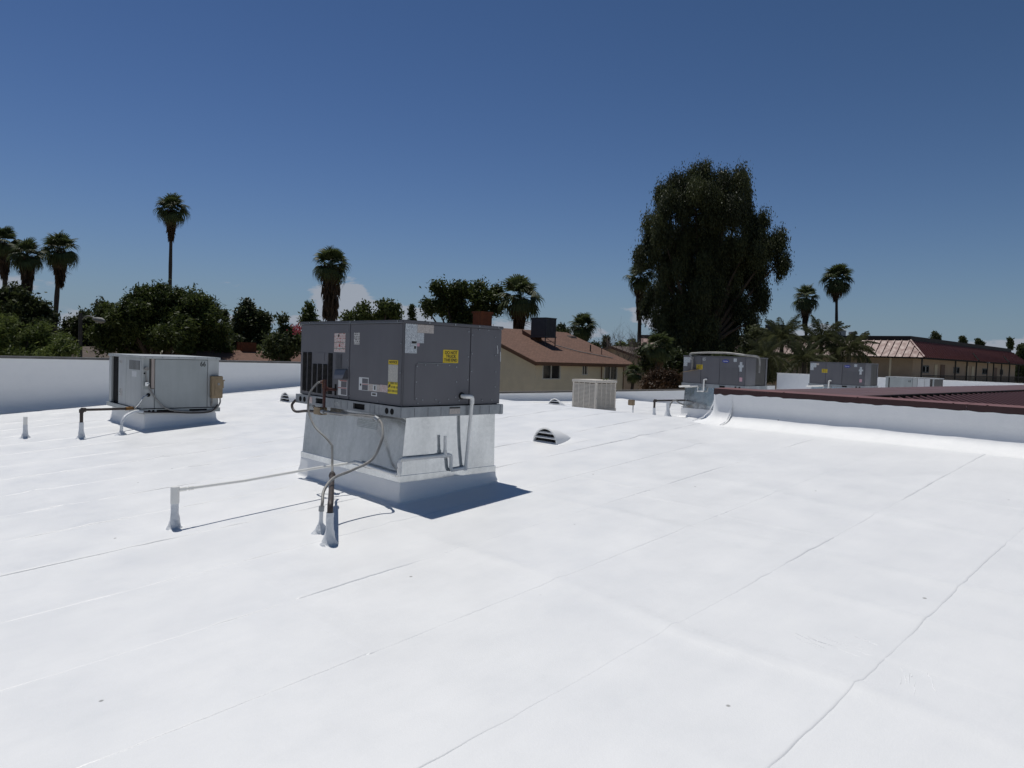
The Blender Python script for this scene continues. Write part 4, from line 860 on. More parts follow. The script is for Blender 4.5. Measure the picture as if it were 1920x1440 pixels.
# ------------------------------------------------------------------ neighbouring houses
def gable_house(u0, u1, v0, half, zeave, zridge, label, m_roof, m_wall, over=.55, openings=(), hide=True):
    """ridge along x; the -y wall carries the windows"""
    t = thing('house', ((u0+u1)/2, v0+half, GZ), label, 'house'); vr = v0+half-over; vb = v0+2*half-2*over
    sl = (zridge-zeave)/(half); zt = zeave+over*sl-.06
    # front wall with real openings
    mb = MB(); xs = sorted(set([u0, u1]+[q for o in openings for q in o[:2]])); zs = sorted(set([GZ, zt]+[q for o in openings for q in o[2:4]]))
    for a_, b_ in zip(xs[:-1], xs[1:]):
        for c_, d_ in zip(zs[:-1], zs[1:]):
            if any(a_ >= o[0]-1e-6 and b_ <= o[1]+1e-6 and c_ >= o[2]-1e-6 and d_ <= o[3]+1e-6 for o in openings): continue
            mb.add([(a_, v0, c_), (b_, v0, c_), (b_, v0, d_), (a_, v0, d_)], [(0, 1, 2, 3)])
    mb.build('wall', m_wall, t)
    for o in openings:
        g = box('window', M_GLASS, t, o[0], o[1], v0+.09, v0+.11, o[2], o[3]); f = MB(); w = .06
        f.box(o[0]-w, o[0]+.01, v0-.02, v0+.09, o[2]-w, o[3]+w).box(o[1]-.01, o[1]+w, v0-.02, v0+.09, o[2]-w, o[3]+w).box(o[0]+.01, o[1]-.01, v0-.02, v0+.09, o[3]-.01, o[3]+w).box(o[0]+.01, o[1]-.01, v0-.02, v0+.09, o[2]-w, o[2]+.01)
        f.box((o[0]+o[1])/2-.035, (o[0]+o[1])/2+.035, v0+.02, v0+.088, o[2]+.01, o[3]-.01)
        f.build('window_frame', M_FRAME, g)
    mb = MB()
    for u in (u0, u1): mb.add([(u, v0, GZ), (u, vb, GZ), (u, vb, zt), (u, vr, zridge-.12), (u, v0, zt)], [(0, 1, 2, 3, 4) if u == u1 else (4, 3, 2, 1, 0)])
    mb.add([(u0, vb, GZ), (u1, vb, GZ), (u1, vb, zt), (u0, vb, zt)], [(3, 2, 1, 0)])
    mb.build('wall', m_wall, t)
    ra, rb = u0-over, u1+over
    for s in (-1, 1):
        ve = vr+s*half
        P = [(ra, ve, zeave), (rb, ve, zeave), (rb, vr, zridge), (ra, vr, zridge)]
        if s > 0: P = [P[1], P[0], P[3], P[2]]
        MB().hexa([(x, y, z-.05) for x, y, z in P], P).build('roof_slope', m_roof, t)
        MB().box(ra, rb, ve-.02*(s < 0), ve+.02*(s > 0), zeave-.24, zeave-.005).build('fascia', M_FASCIA, t)
        for u in (ra, rb):
            MB().hexa([(u-.03, ve, zeave-.26), (u+.03, ve, zeave-.26), (u+.03, vr, zridge-.26), (u-.03, vr, zridge-.26)], [(u-.03, ve, zeave-.02), (u+.03, ve, zeave-.02), (u+.03, vr, zridge-.02), (u-.03, vr, zridge-.02)]).build('barge_board', M_FASCIA, t)
    return t, sl, vr
HV = 33.55
def hpx(x, y):
    d = at(x, y, 1)-Vector((0, 0, EYE)); k = HV/d.y; return d.x*k, EYE+d.z*k
ops = []
for x0, ya, x1, yb in ((1018.5, 685, 1049.5, 710), (1092.5, 684.5, 1100.5, 702), (1134.5, 687, 1156, 711)):
    p, q = hpx(x0, ya), hpx(x1, yb); ops.append((p[0], q[0], q[1], p[1]))
hs, hsl, hvr = gable_house(hpx(1004, 700)[0], hpx(1171, 700)[0], HV, 7.2, 1.27, 3.70, 'cream stucco house with brown shingle gable roof beyond the low parapet', M_SHINGLE, M_STUCCO, .6, ops)
mb = MB()
for x in (1127, 1168.5): p = hpx(x, 700); mb.tube([(p[0], HV-.05, 1.1), (p[0], HV-.05, GZ)], .035, 8)
mb.build('downspout', M_FASCIA, hs)
c = at(902, 600, 53.5)
zc0, zc1 = 3.1, 4.66
ch = box('chimney', M_BRICK, hs, c.x-.55, c.x+.55, hvr-.45, hvr+.45, zc0, zc1); box('chimney_cap', M_BRICK, ch, c.x-.62, c.x+.62, hvr-.52, hvr+.52, zc1-.001, zc1+.14)
def roof_z(v): return 1.27+hsl*(v-(hvr-7.2))
for x, y, r in ((1107, 655, .05), (1128, 660, .03)):
    P = at(x, y, 55); zz = roof_z(P.y) if P.y > 33 else 1.4
    MB().tube([(P.x, P.y, zz-.1), (P.x, P.y, zz+.5)], r, 8).build('plumbing_vent', M_POLE, hs)
mb = MB(); P = at(1072, 631, 58.5); zz = roof_z(P.y)
mb.hexa([(P.x-.4, P.y-.3, zz-.15), (P.x+.4, P.y-.3, zz-.15), (P.x+.4, P.y+.3, zz+.02), (P.x-.4, P.y+.3, zz+.02)], [(P.x-.3, P.y-.2, zz+.08), (P.x+.3, P.y-.2, zz+.08), (P.x+.3, P.y+.2, zz+.16), (P.x-.3, P.y+.2, zz+.16)]); mb.build('roof_vent', M_SHINGLE2, hs)
# evaporative cooler on the shingle roof
P = at(1022.5, 636, 52.5); cu, cv = P.x, P.y; zl = roof_z(cv)
ec2 = thing('evaporative_cooler', (cu+.6, cv+.7, zl), 'dark square cooler on legs standing on the brown shingle roof', 'cooler')
z0, z1 = zl+.75, zl+2.05
box('case', M_COOLERD, ec2, cu+.04, cu+1.12, cv+.04, cv+1.56, z0, z1); box('lid', M_COOLERD, ec2, cu-.02, cu+1.18, cv-.02, cv+1.62, z1, z1+.07, .01); box('pan', M_COOLERD, ec2, cu-.02, cu+1.18, cv-.02, cv+1.62, z0-.1, z0, .01)
for i in range(12): box('louvre_slat', M_COOLERD, ec2, cu+.06, cu+1.10, cv+.01, cv+.04, z0+.04+i*.104, z0+.10+i*.104)
for i in range(7): box('louvre_mullion', M_COOLERD, ec2, cu+.04+i*.172, cu+.075+i*.172, cv-.008, cv+.01, z0, z1)
for i in range(9): box('louvre_slat', M_COOLERD, ec2, cu+.01, cu+.04, cv+.06, cv+1.54, z0+.05+i*.14, z0+.12+i*.14)
for x, y in ((cu+.03, cv+.03), (cu+1.1, cv+.03), (cu+.03, cv+1.5), (cu+1.1, cv+1.5)): box('leg', M_POLE, ec2, x, x+.06, y, y+.06, roof_z(y)-.05, z0-.1)
mb = MB(); mb.tube([(cu+.06, cv+.06, zl+.35), (cu+1.13, cv+.06, zl+.35)], .025, 6); mb.tube([(cu+.06, cv+.06, zl+.65), (cu+1.13, cv+.06, zl+.2)], .02, 6); mb.build('brace', M_POLE, ec2)
dk = MB().hexa([(cu+.2, cv+1.0, zl+.2), (cu+.9, cv+1.0, zl+.2), (cu+.9, cv+2.6, roof_z(cv+2.6)-.1), (cu+.2, cv+2.6, roof_z(cv+2.6)-.1)], [(cu+.2, cv+1.3, z0-.1), (cu+.9, cv+1.3, z0-.1), (cu+.9, cv+2.7, z0+.5), (cu+.2, cv+2.7, z0+.5)]); dk.build('duct', M_FASCIA, ec2)
mb = MB(); mb.tube([(cu+1.1, cv+.1, zl+.15), (cu+2.6, cv-1.0, roof_z(cv-1.0)+.06), (cu+5.2, cv-2.2, roof_z(cv-2.2)+.06)], .03, 6); mb.build('water_line', M_CONDUIT, ec2)

def small_house(x, y, t, w, half, label, m_roof, m_wall, rise=1.5, seed=0):
    p = at(x, y, t); return gable_house(p.x-w/2, p.x+w/2, p.y-half, half, p.z-rise, p.z, label, m_roof, m_wall, .45, [(p.x-.5, p.x+.5, p.z-rise-1.5, p.z-rise-.5)])
t_, _, _ = small_house(180, 650, 60, 5, 3.2, 'small pale gabled house half hidden under the broad tree', M_SHINGLE2, M_STUCCO2, 1.3)
t_, _, vr_ = small_house(455, 657, 58, 9, 4.5, 'brown roofed house with a stout chimney behind the tall parapet', M_SHINGLE, M_STUCCO2, 1.5)
p = at(462, 665, 58); box('chimney', M_BRICK, t_, p.x-.6, p.x+.6, p.y-.5, p.y+.5, p.z-1, p.z+1.0)
small_house(1192, 651, 78, 9, 5, 'grey roofed house partly hidden by the large dark tree', M_SHINGLE2, M_STUCCO2, 1.4)

# ------------------------------------------------------------------ two-storey building with maroon mansard
bd = thing('motel_building', (100, 34, GZ), 'long two-storey tan building with maroon ribbed metal mansard roof', 'building')
EU, EV, UE = 83.0, 24.24, 133.0; VE = 62.0; ZE, ZM, ZP = 2.9, 4.71, 5.22
WU, WV = EU+1.5, EV+1.5
wins = [(87.35, 89.95, 1.27, 2.07), (99.4, 101.95, 1.27, 2.06), (112.6, 115.3, 1.25, 2.05), (122.2, 124.0, 1.22, 2.02)]
mb = MB(); xs = sorted([WU, UE-1.5]+[q for o in wins for q in o[:2]])
for a_, b_ in zip(xs[:-1], xs[1:]):
    o = [w for w in wins if abs(w[0]-a_) < 1e-6]
    for c_, d_ in ([(GZ, o[0][2]), (o[0][3], 3.0)] if o else [(GZ, 3.0)]): mb.add([(a_, WV, c_), (b_, WV, c_), (b_, WV, d_), (a_, WV, d_)], [(0, 1, 2, 3)])
mb.add([(WU, WV, GZ), (WU, VE, GZ), (WU, VE, 3), (WU, WV, 3)], [(3, 2, 1, 0)]); mb.add([(UE-1.5, WV, GZ), (UE-1.5, VE, GZ), (UE-1.5, VE, 3), (UE-1.5, WV, 3)], [(0, 1, 2, 3)])
mb.build('wall', M_STUCCO2, bd)
for w in wins:
    g = box('window', M_GLASS, bd, w[0], w[1], WV+.1, WV+.13, w[2], w[3]); f = MB()
    for x in (w[0], (w[0]+w[1])/2-.06, w[1]-.12): f.box(x, x+.12, WV-.03, WV+.1, w[2], w[3])
    f.box(w[0], w[1], WV-.032, WV+.098, w[3]-.1, w[3]+.02).box(w[0], w[1], WV-.032, WV+.098, w[2]-.02, w[2]+.1); f.build('window_frame', M_FRAMED, g)
for x, w_ in ((91.9, 1.0), (94.2, 1.6), (104.6, 1.2), (107.3, 1.2), (118.6, 1.8)): box('door', M_FASCIA if w_ > 1.3 else M_STUCCO, bd, x, x+w_, WV-.06, WV-.01, .0, 2.25)
MB().hexa([(EU, EV, ZE-.12), (UE, EV, ZE-.12), (UE, VE, ZE-.12), (EU, VE, ZE-.12)], [(EU, EV, ZE), (UE, EV, ZE), (UE, VE, ZE), (EU, VE, ZE)]).build('soffit', M_DKROOF, bd)
D = 2.0
MB().add([(EU-.05, EV-.05, ZE), (UE+.05, EV-.05, ZE), (UE-D, EV+D, ZM), (EU+D, EV+D, ZM)], [(0, 1, 2, 3)]).build('mansard_slope', M_MAROON, bd)
MB().add([(EU-.05, VE, ZE), (EU-.05, EV-.05, ZE), (EU+D, EV+D, ZM), (EU+D, VE, ZM)], [(0, 1, 2, 3)]).build('mansard_slope', M_MAROON_CAP, bd)  # sun sheen on this side put into a lighter maroon
MB().add([(UE+.05, EV-.05, ZE), (UE+.05, VE, ZE), (UE-D, VE, ZM), (UE-D, EV+D, ZM)], [(0, 1, 2, 3)]).build('mansard_slope', M_MAROON, bd)
rm = None; n_ = 0
v = EV+.7
while v < EV+27:
    k_ = min(1, (v-EV)/D)       # ribs run up the slope and stop at the hip
    mb = MB().hexa([(EU-.06, v-.05, ZE-.01), (EU-.06+D*k_, v-.05, ZE+(ZM-ZE)*k_), (EU-.06+D*k_, v+.05, ZE+(ZM-ZE)*k_), (EU-.06, v+.05, ZE-.01)], [(EU-.12, v-.035, ZE+.05), (EU-.12+D*k_, v-.035, ZE+.06+(ZM-ZE)*k_), (EU-.12+D*k_, v+.035, ZE+.06+(ZM-ZE)*k_), (EU-.12, v+.035, ZE+.05)])
    mb.build('rib', M_MAROON_CAP, bd); v += .72
mb = MB(); u = EU+.7
while u < UE-.5:
    k_ = min(1, (u-EU)/D, (UE-u)/D); mb.hexa([(u-.04, EV-.06, ZE), (u+.04, EV-.06, ZE), (u+.04, EV-.06+D*k_, ZE+(ZM-ZE)*k_), (u-.04, EV-.06+D*k_, ZE+(ZM-ZE)*k_)], [(u-.03, EV-.11, ZE+.05), (u+.03, EV-.11, ZE+.05), (u+.03, EV-.11+D*k_, ZE+.05+(ZM-ZE)*k_), (u-.03, EV-.11+D*k_, ZE+.05+(ZM-ZE)*k_)]); u += .72
kind(mb.build('fine_ribs', M_MAROON, bd), 'stuff')
mb = MB(); mb.tube([(EU-.05, EV-.05, ZE+.04), (EU+D, EV+D, ZM+.05)], .11, 6); mb.build('hip_cap', M_MAROON_CAP, bd)
mb = MB()
for u in (103.8, 119.6): mb.tube([(u, EV-.1, ZE+.05), (u+1.2, EV+.85, ZE+.95)], .1, 6)
mb.build('roof_pipe', M_BLACK, bd)
MB().box(EU+D+.02, UE-D-.02, EV+D+.02, VE, ZM-.3, ZP).build('roof_parapet', M_DKROOF, bd)
MB().box(EU-.12, UE+.1, EV-.12, EV-.055, ZE-.14, ZE+.01).build('gutter', M_BLACK, bd); MB().box(EU-.12, EU-.055, EV-.055, VE, ZE-.14, ZE+.01).build('gutter', M_BLACK, bd)
MB().box(EU+.2, UE-.2, EV+.2, WV, -.15, .0).build('walkway', M_STUCCO3, bd); MB().box(EU+.2, WU, WV+.002, VE, -.15, .0).build('walkway', M_STUCCO3, bd)
for u in (83.3, 95.4, 100.2, 104.4, 112.9, 117.2, 121.8, 127.4, 132.4): box('post', M_POLE, bd, u-.07, u+.07, EV+.2, EV+.34, GZ, ZE-.12)
for v in (27.6, 30.0, 33.0, 36.5, 40.0): box('post', M_POLE if v > 28 else M_STUCCO, bd, EU+.2, EU+.36, v-.08, v+.08, GZ, ZE-.12)
mb = MB(); mb.tube([(EU+.3, EV+.27, 1.0), (UE-.3, EV+.27, 1.0)], .04, 6); mb.tube([(EU+.3, EV+.27, .15), (UE-.3, EV+.27, .15)], .03, 6)
for i in range(162): u = EU+.3+i*.305; mb.box(u-.015, u+.015, EV+.255, EV+.285, .15, 1.0)
kind(mb.build('railing', M_POLE, bd), 'stuff')
def roof_box(x0, y0, x1, y1, t, m, label):
    a, b = at(x0, y0, t), at(x1, y1, t); w = (a-b).length*.75; c = (a+b)/2; zb = ZP-.02
    o = thing('rooftop_unit', (c.x, c.y, zb), label, 'air conditioner')
    box('case', m, o, c.x-w/2, c.x+w/2, c.y-w/2, c.y+w/2, zb, a.z-.12); box('lid', m, o, c.x-w/2-.05, c.x+w/2+.05, c.y-w/2-.05, c.y+w/2+.05, a.z-.12, a.z, .02)
    for i in range(6): box('louvre', M_COIL, o, c.x-w/2-.02, c.x-w/2, c.y-w/2+.1+i*w/6.5, c.y-w/2+.2+i*w/6.5, zb+.15, a.z-.3)
roof_box(1440, 609, 1474, 634, 97, M_COOLERD, 'dark louvred box on the mansard building roof among palm fronds')
roof_box(1561, 619, 1583, 633, 94, M_BEIGE, 'small tan box on the mansard building roof below a tall palm')
p = at(1599, 626, 94); t = thing('roof_fan', (p.x, p.y, ZP), 'small round exhaust fan on the mansard building roof', 'vent')
MB().tube([(p.x, p.y, ZP-.02), (p.x, p.y, p.z)], .35, 12).build('stack', M_POLE, t); MB().tube([(p.x, p.y, p.z-.05), (p.x, p.y, p.z+.25), (p.x, p.y, p.z+.3)], [.55, .5, .1], 12).build('cowl', M_LAMP, t)
# lamp on the near side of the building
p = at(1852, 681, 92); t = thing('street_lamp', (p.x, p.y, GZ), 'thin lamp post in front of the mansard building windows', 'lamp')
MB().tube([(p.x, p.y, GZ), (p.x, p.y, p.z)], .06, 8).build('pole', M_POLE, t); MB().box(p.x-.35, p.x+.35, p.y-.2, p.y+.2, p.z, p.z+.14).build('lamp_head', M_LAMP, t, bevel=.03)
# street lamp at the left
p = at(151, 589, 48); t = thing('street_lamp', (p.x, p.y, GZ), 'dark wooden pole with a cobra head street light before the broad tree', 'lamp')
MB().tube([(p.x, p.y, GZ), (p.x, p.y, p.z+.1)], [.16, .12], 10).build('pole', M_POLE, t)
q = at(181, 601, 48); a = at(172, 594, 48)
mb = MB(); mb.tube(spline([(p.x, p.y, p.z-.45), tuple((p+a)/2+Vector((0, 0, -.05))), tuple(a), tuple(q+Vector((0, 0, .1)))], 5), .04, 8); mb.build('arm', M_LAMP, t)
d = (q-p); d.z = 0; d.normalize(); mb = MB(); mb.tube([q-d*.25+Vector((0, 0, .12)), q+Vector((0, 0, .06)), q+d*.35, q+d*.55-Vector((0, 0, .03))], [.08, .17, .2, .1], 10); mb.build('lamp_head', M_LAMP, t, smooth=True)

# ------------------------------------------------------------------ vegetation
def leaf_mesh(name, P, N, size, aspect, m, parent, tone, droop=0):
    """one quad leaf per row: centres P, preferred axes N"""
    n = len(P); P = np.asarray(P)
    ax = N/np.linalg.norm(N, axis=1, keepdims=True)
    rnd = RNG.normal(size=(n, 3)); sd = np.cross(ax, rnd); sd /= np.linalg.norm(sd, axis=1, keepdims=True)+1e-9
    s = size*RNG.uniform(.6, 1.4, (n, 1)); L = ax*s; W = sd*s*aspect
    V = np.stack([P-L, P-L*.1+W, P+L, P-L*.1-W], 1).reshape(-1, 3)
    o0 = ORG[parent]; V = V-np.array(o0)
    me = bpy.data.meshes.new(name); me.vertices.add(4*n); me.vertices.foreach_set('co', V.astype(np.float32).ravel())
    me.loops.add(4*n); me.loops.foreach_set('vertex_index', np.arange(4*n, dtype=np.int32)); me.polygons.add(n)
    me.polygons.foreach_set('loop_start', np.arange(0, 4*n, 4, dtype=np.int32)); me.polygons.foreach_set('loop_total', np.full(n, 4, np.int32))
    at_ = me.attributes.new('tone', 'FLOAT', 'POINT'); at_.data.foreach_set('value', np.repeat(np.clip(tone, 0, 1), 4).astype(np.float32))
    me.update(calc_edges=True); me.materials.append(m)
    o = bpy.data.objects.new(name, me); COL.objects.link(o); o.parent = parent; ORG[o] = o0; return o
def limbs(base, tips, r0, parent, m=M_BARK, fork=.4, name='trunk', rt=.04):
    mb = MB(); base = Vector(base); top = sum((Vector(t) for t in tips), Vector())/len(tips); f = base.lerp(top, fork)
    mb.tube(spline([base, base.lerp(f, .5)+Vector((random.uniform(-.15, .15), random.uniform(-.15, .15), 0)), f], 4), [r0*(1-.35*i/8) for i in range(9)], 9)
    for t in tips:
        t = Vector(t); mid = f.lerp(t, .5)+Vector((random.uniform(-.4, .4), random.uniform(-.4, .4), random.uniform(0, .6)))
        pts = spline([f-Vector((0, 0, .15)), mid, t], 5); mb.tube(pts, [r0*.5*(1-i/(len(pts)-1))+rt for i in range(len(pts))], 6)
    return mb.build(name, m, parent, smooth=True)
def tree(name, label, px, t, blobs, m, leaf=.16, dens=60, clump=.45, aspect=.45, group=None, trunk=.3, hang=0, upright=0, gap=.0, cat='tree', seed=0, extra=None, ldep=1.0):
    """blobs: (px x, px y, px rx, px ry) as seen, each a real ellipsoid with its own depth"""
    rs = np.random.default_rng(1000+seed); c = at(px, 700, t); base = (c.x, c.y, GZ); T = thing(name, base, label, cat, group)
    P, N, TN, tips = [], [], [], []; mpp = t/F_PX
    fw = np.array(c2w(Vector((0, 1, 0)))); rt_ = np.array(c2w(Vector((1, 0, 0))))
    for bx, by, rx, ry in blobs:
        cc = np.array(at(bx, by, t)); dep = rs.uniform(-.45, .45)*rx*mpp*1.3*ldep; cc = cc+fw*dep; tips.append(tuple(cc))
        R = np.array([rx*mpp, rx*mpp*.9*ldep, ry*mpp]); area = 4*math.pi*((R[0]*R[1])**1.6/3+2*(R[0]*R[2])**1.6/3)**(1/1.6)
        nsub = int(np.clip(6+R[0]*2.6, 7, 20)); sd_ = rs.normal(size=(nsub, 3)); sd_ /= np.linalg.norm(sd_, axis=1, keepdims=True); sr = rs.uniform(.5, .92, (nsub, 1)); sz = rs.uniform(.24, .46, (nsub, 1))
        nc = max(10, int(area*1.5/(clump**2)*(1-gap))); ks = rs.integers(0, nsub, nc)
        d = rs.normal(size=(nc, 3)); d /= np.linalg.norm(d, axis=1, keepdims=True); rr = rs.uniform(.35, 1.0, (nc, 1))**.6
        e = (sd_[ks]*sr[ks]+d*rr*sz[ks])*.84
        C = cc + e[:, :1]*rt_*R[0] + e[:, 1:2]*fw*R[1] + e[:, 2:]*np.array([0, 0, R[2]])
        nl = max(4, int(dens*clump**2*4)); k = np.repeat(np.arange(nc), nl); sg = clump*rs.uniform(.55, 1.2, (nc, 1))[k]
        off = rs.normal(size=(len(k), 3))*sg*np.array([.55, .55, .5 if not hang else hang])
        if hang: off[:, 2] -= np.abs(rs.normal(size=len(k)))*hang*.6*clump
        P.append(C[k]+off); nn = d[k]*.8+rs.normal(size=(len(k), 3))*.7; nn[:, 2] += upright-hang*1.6-.2
        N.append(nn); TN.append(np.clip((rs.normal(.45, .2, nsub)[ks]+rs.normal(0, .12, nc))[k]+rs.normal(0, .15, len(k)), 0, 1))
    P, N, TN = np.concatenate(P), np.concatenate(N), np.concatenate(TN); keep = P[:, 2] > GZ+.1
    leaf_mesh('crown', P[keep], N[keep], leaf, aspect, m, T, TN[keep])
    limbs(base, tips, trunk, T, fork=.45)
    return T

# --- large weeping eucalyptus
EB = [(1275, 350, 34, 30), (1320, 338, 36, 30), (1365, 346, 36, 32), (1402, 372, 30, 34), (1245, 375, 30, 36), (1300, 385, 46, 44), (1355, 395, 50, 46), (1418, 420, 28, 34), (1232, 430, 32, 40), (1285, 450, 48, 50), (1345, 460, 50, 52), (1400, 460, 42, 42), (1448, 462, 26, 26), (1215, 470, 26, 34), (1250, 510, 36, 50), (1310, 525, 50, 56), (1370, 520, 46, 48), (1425, 510, 34, 40), (1458, 490, 18, 22), (1230, 570, 26, 46), (1285, 590, 44, 54), (1335, 600, 46, 54), (1390, 570, 34, 38), (1430, 555, 22, 30), (1262, 640, 28, 42), (1310, 650, 44, 44), (1350, 655, 36, 40), (1240, 620, 14, 40), (1405, 605, 14, 26), (1262, 690, 30, 36), (1310, 695, 44, 40), (1355, 690, 40, 40), (1378, 640, 26, 40), (1330, 560, 60, 60), (1300, 620, 55, 50)]
tree('eucalyptus_tree', 'huge dark weeping tree with ragged hanging foliage beside the mansard building', 1300, 76, EB, L_EUC, .13, 36, .45, .34, trunk=.6, hang=1.25, seed=1, gap=.05, ldep=1.5)
# --- broad tree left of centre
BB = [(290, 585, 60, 45), (345, 590, 58, 45), (245, 600, 45, 40), (385, 605, 42, 45), (215, 615, 38, 40), (300, 620, 90, 40), (360, 635, 65, 38), (240, 640, 60, 32), (320, 556, 30, 22), (270, 560, 26, 20), (375, 570, 26, 24), (200, 585, 18, 16), (415, 635, 20, 34), (190, 640, 30, 30)]
tree('shade_tree', 'broad dark green tree with feathery foliage behind the unit marked 66', 305, 56, BB, L_MID, .15, 34, .5, .35, trunk=.4, seed=2, gap=.05, upright=.1)
tree('shade_tree', 'dense dark tree between the broad tree and the large unit', 470, 70, [(470, 600, 24, 32), (455, 625, 26, 32), (485, 630, 22, 36), (470, 650, 34, 26), (463, 580, 12, 16), (490, 598, 14, 16)], L_DARK, .17, 30, .5, trunk=.3, seed=3)
tree('conifer_tree', 'thin pointed tree top beside the broad tree crown', 419, 75, [(419, 590, 5, 16), (420, 612, 9, 18), (420, 640, 13, 24)], L_DARK, .15, 40, .35, trunk=.15, seed=31)
tree('shade_tree', 'dark understory tree filling the gap behind the brown roofed house', 500, 66, [(440, 655, 20, 24), (475, 662, 26, 18), (512, 655, 18, 24), (540, 665, 22, 18), (560, 650, 16, 24), (428, 668, 18, 16)], L_DARK, .16, 28, .45, trunk=.2, seed=35)
tree('flowering_tree', 'green tree with a tuft of pink blossom against the large unit', 533, 46, [(532, 650, 28, 30), (520, 668, 26, 22), (548, 640, 16, 26), (532, 620, 12, 14), (530, 602, 6, 10)], L_DARK, .12, 45, .38, trunk=.16, seed=4)
T = thing('blossom_cluster', tuple(at(558, 620, 44)), 'tuft of pink blossom showing at the edge of the large unit', 'flowers')
cc = np.array(at(557, 617, 44)); kind(leaf_mesh('petals', cc+RNG.normal(size=(160, 3))*np.array([.16, .16, .17]), RNG.normal(size=(160, 3)), .06, .6, L_PINK, T, RNG.uniform(0, 1, 160)), 'stuff')
tree('shade_tree', 'dark spreading tree behind the three left palms', 35, 58, [(25, 575, 40, 36), (55, 590, 32, 36), (5, 610, 40, 40), (75, 620, 22, 34), (40, 625, 45, 36), (30, 552, 22, 16)], L_DARK, .17, 30, .5, trunk=.35, seed=5)
tree('shade_tree', 'dull green tree standing behind the street light pole', 150, 62, [(140, 615, 20, 22), (165, 605, 24, 26), (190, 575, 16, 14), (150, 640, 34, 26), (205, 600, 14, 18)], L_DARK, .15, 30, .45, trunk=.25, seed=6)
for i, (px, t, bl, lb) in enumerate(((20, 33, [(15, 625, 34, 34), (45, 640, 34, 32), (-15, 640, 30, 40), (30, 665, 50, 26), (-5, 600, 18, 14)], 'light green sapling with long drooping leaves before the left palms'), (75, 34, [(72, 630, 24, 22), (90, 645, 26, 26), (60, 660, 32, 22), (80, 612, 10, 10)], 'light green sapling beside the leaning left palm'), (120, 31, [(115, 650, 20, 16), (135, 660, 20, 14), (100, 668, 26, 16), (118, 638, 8, 8)], 'low pale green bush behind the tall parapet'))):
    tree('young_tree', lb, px, t, bl, L_LIGHT, .10, 60, .34, .24, trunk=.10, seed=10+i, gap=.12, upright=-.1)
tree('shade_tree', 'pointed green shrub tree at the foot of the thick skirted palm', 585, 50, [(583, 590, 12, 14), (575, 605, 18, 12), (590, 615, 26, 14), (581, 578, 5, 8)], L_MID, .12, 45, .36, trunk=.12, seed=21)
tree('fruit_tree', 'rounded leafy tree showing above the large unit beside the skirted palm', 690, 44, [(680, 588, 16, 16), (725, 582, 20, 16), (655, 598, 18, 10), (700, 600, 30, 12), (735, 592, 14, 12), (683, 574, 7, 7), (718, 570, 8, 7)], L_MID, .11, 50, .33, trunk=.14, seed=22)
tree('conifer_tree', 'single small pointed conifer showing above the large unit', 772, 90, [(772, 578, 3.5, 8), (772, 590, 6.5, 10), (772, 606, 9, 14), (772, 630, 11, 22)], L_DARK, .14, 60, .32, trunk=.15, seed=23)
tree('shade_tree', 'airy olive green tree behind the brick chimney', 868, 66, [(830, 548, 24, 22), (862, 545, 28, 24), (900, 550, 26, 22), (925, 545, 18, 18), (820, 575, 28, 24), (860, 580, 36, 30), (905, 580, 32, 28), (935, 570, 16, 24), (880, 610, 50, 26), (803, 582, 9, 8)], L_MID, .15, 24, .5, trunk=.3, seed=24, gap=.25)
tree('shade_tree', 'small round tree top just above the house ridge beside the rooftop cooler', 1053, 110, [(1052, 616, 8, 10), (1055, 625, 13, 9), (1048, 630, 10, 8)], L_DARK, .2, 30, .45, trunk=.2, seed=25)
tree('hedge', 'sunlit low green hedge behind the house roof end', 1170, 95, [(1155, 655, 16, 9), (1175, 652, 20, 10), (1195, 655, 16, 9), (1185, 644, 6, 9), (1138, 660, 14, 8)], L_LIGHT, .18, 30, .45, trunk=.1, seed=26, cat='hedge')
tree('conifer_tree', 'dark pointed shrub beside the bare tree', 1137, 88, [(1136, 636, 5, 9), (1137, 650, 8, 12)], L_DARK, .14, 50, .33, trunk=.1, seed=27)
tree('shrub', 'rusty red brown dry shrub behind the low parapet', 1240, 50, [(1235, 715, 28, 20), (1255, 708, 24, 20), (1220, 725, 18, 14), (1245, 730, 34, 14)], L_RUSTY, .075, 60, .3, .5, trunk=.06, seed=28, cat='shrub')
tree('shrub', 'dark undergrowth at the foot of the large weeping tree', 1250, 62, [(1230, 690, 26, 26), (1270, 680, 34, 30), (1320, 690, 50, 30), (1370, 690, 40, 30), (1215, 660, 16, 20), (1400, 672, 24, 26)], L_DARK, .15, 26, .45, trunk=.1, seed=29, cat='shrub')
for i, (px, y, w, h, t, lb) in enumerate(((1756, 634, 5.5, 9, 190, 'tiny far tree above the pale mansard face'), (1806, 637, 4.5, 7, 200, 'small far round tree between the tall far tree and the low far bush'), (1836, 641, 5, 6, 200, 'low far bush behind the mansard roof'), (1893, 642, 2.6, 10, 190, 'thin far cypress behind the mansard roof end'), (1755, 622, 5.5, 7, 191, 'tall far tree above the dark mansard face'))):
    if i == 4: px, y = 1751, 630
    tree('distant_tree', lb, px+(0 if i < 4 else 12), y, [(px, y, w, h), (px+w*.3, y+h, w*1.2, h)] if 0 else [], L_DARK, seed=40+i) if 0 else None
    tree('distant_tree', lb, px, t, [(px, y, w, h), (px+w*.4, y+h*.9, w*1.2, h)], L_DARK, .28, 26, .5, trunk=.2, seed=40+i, group='small trees far behind the mansard roof')
tree('shade_tree', 'dark tree at the end of the mansard building', 1925, 128, [(1915, 668, 12, 22), (1925, 690, 22, 30), (1908, 700, 12, 26)], L_DARK, .25, 24, .55, trunk=.3, seed=46)
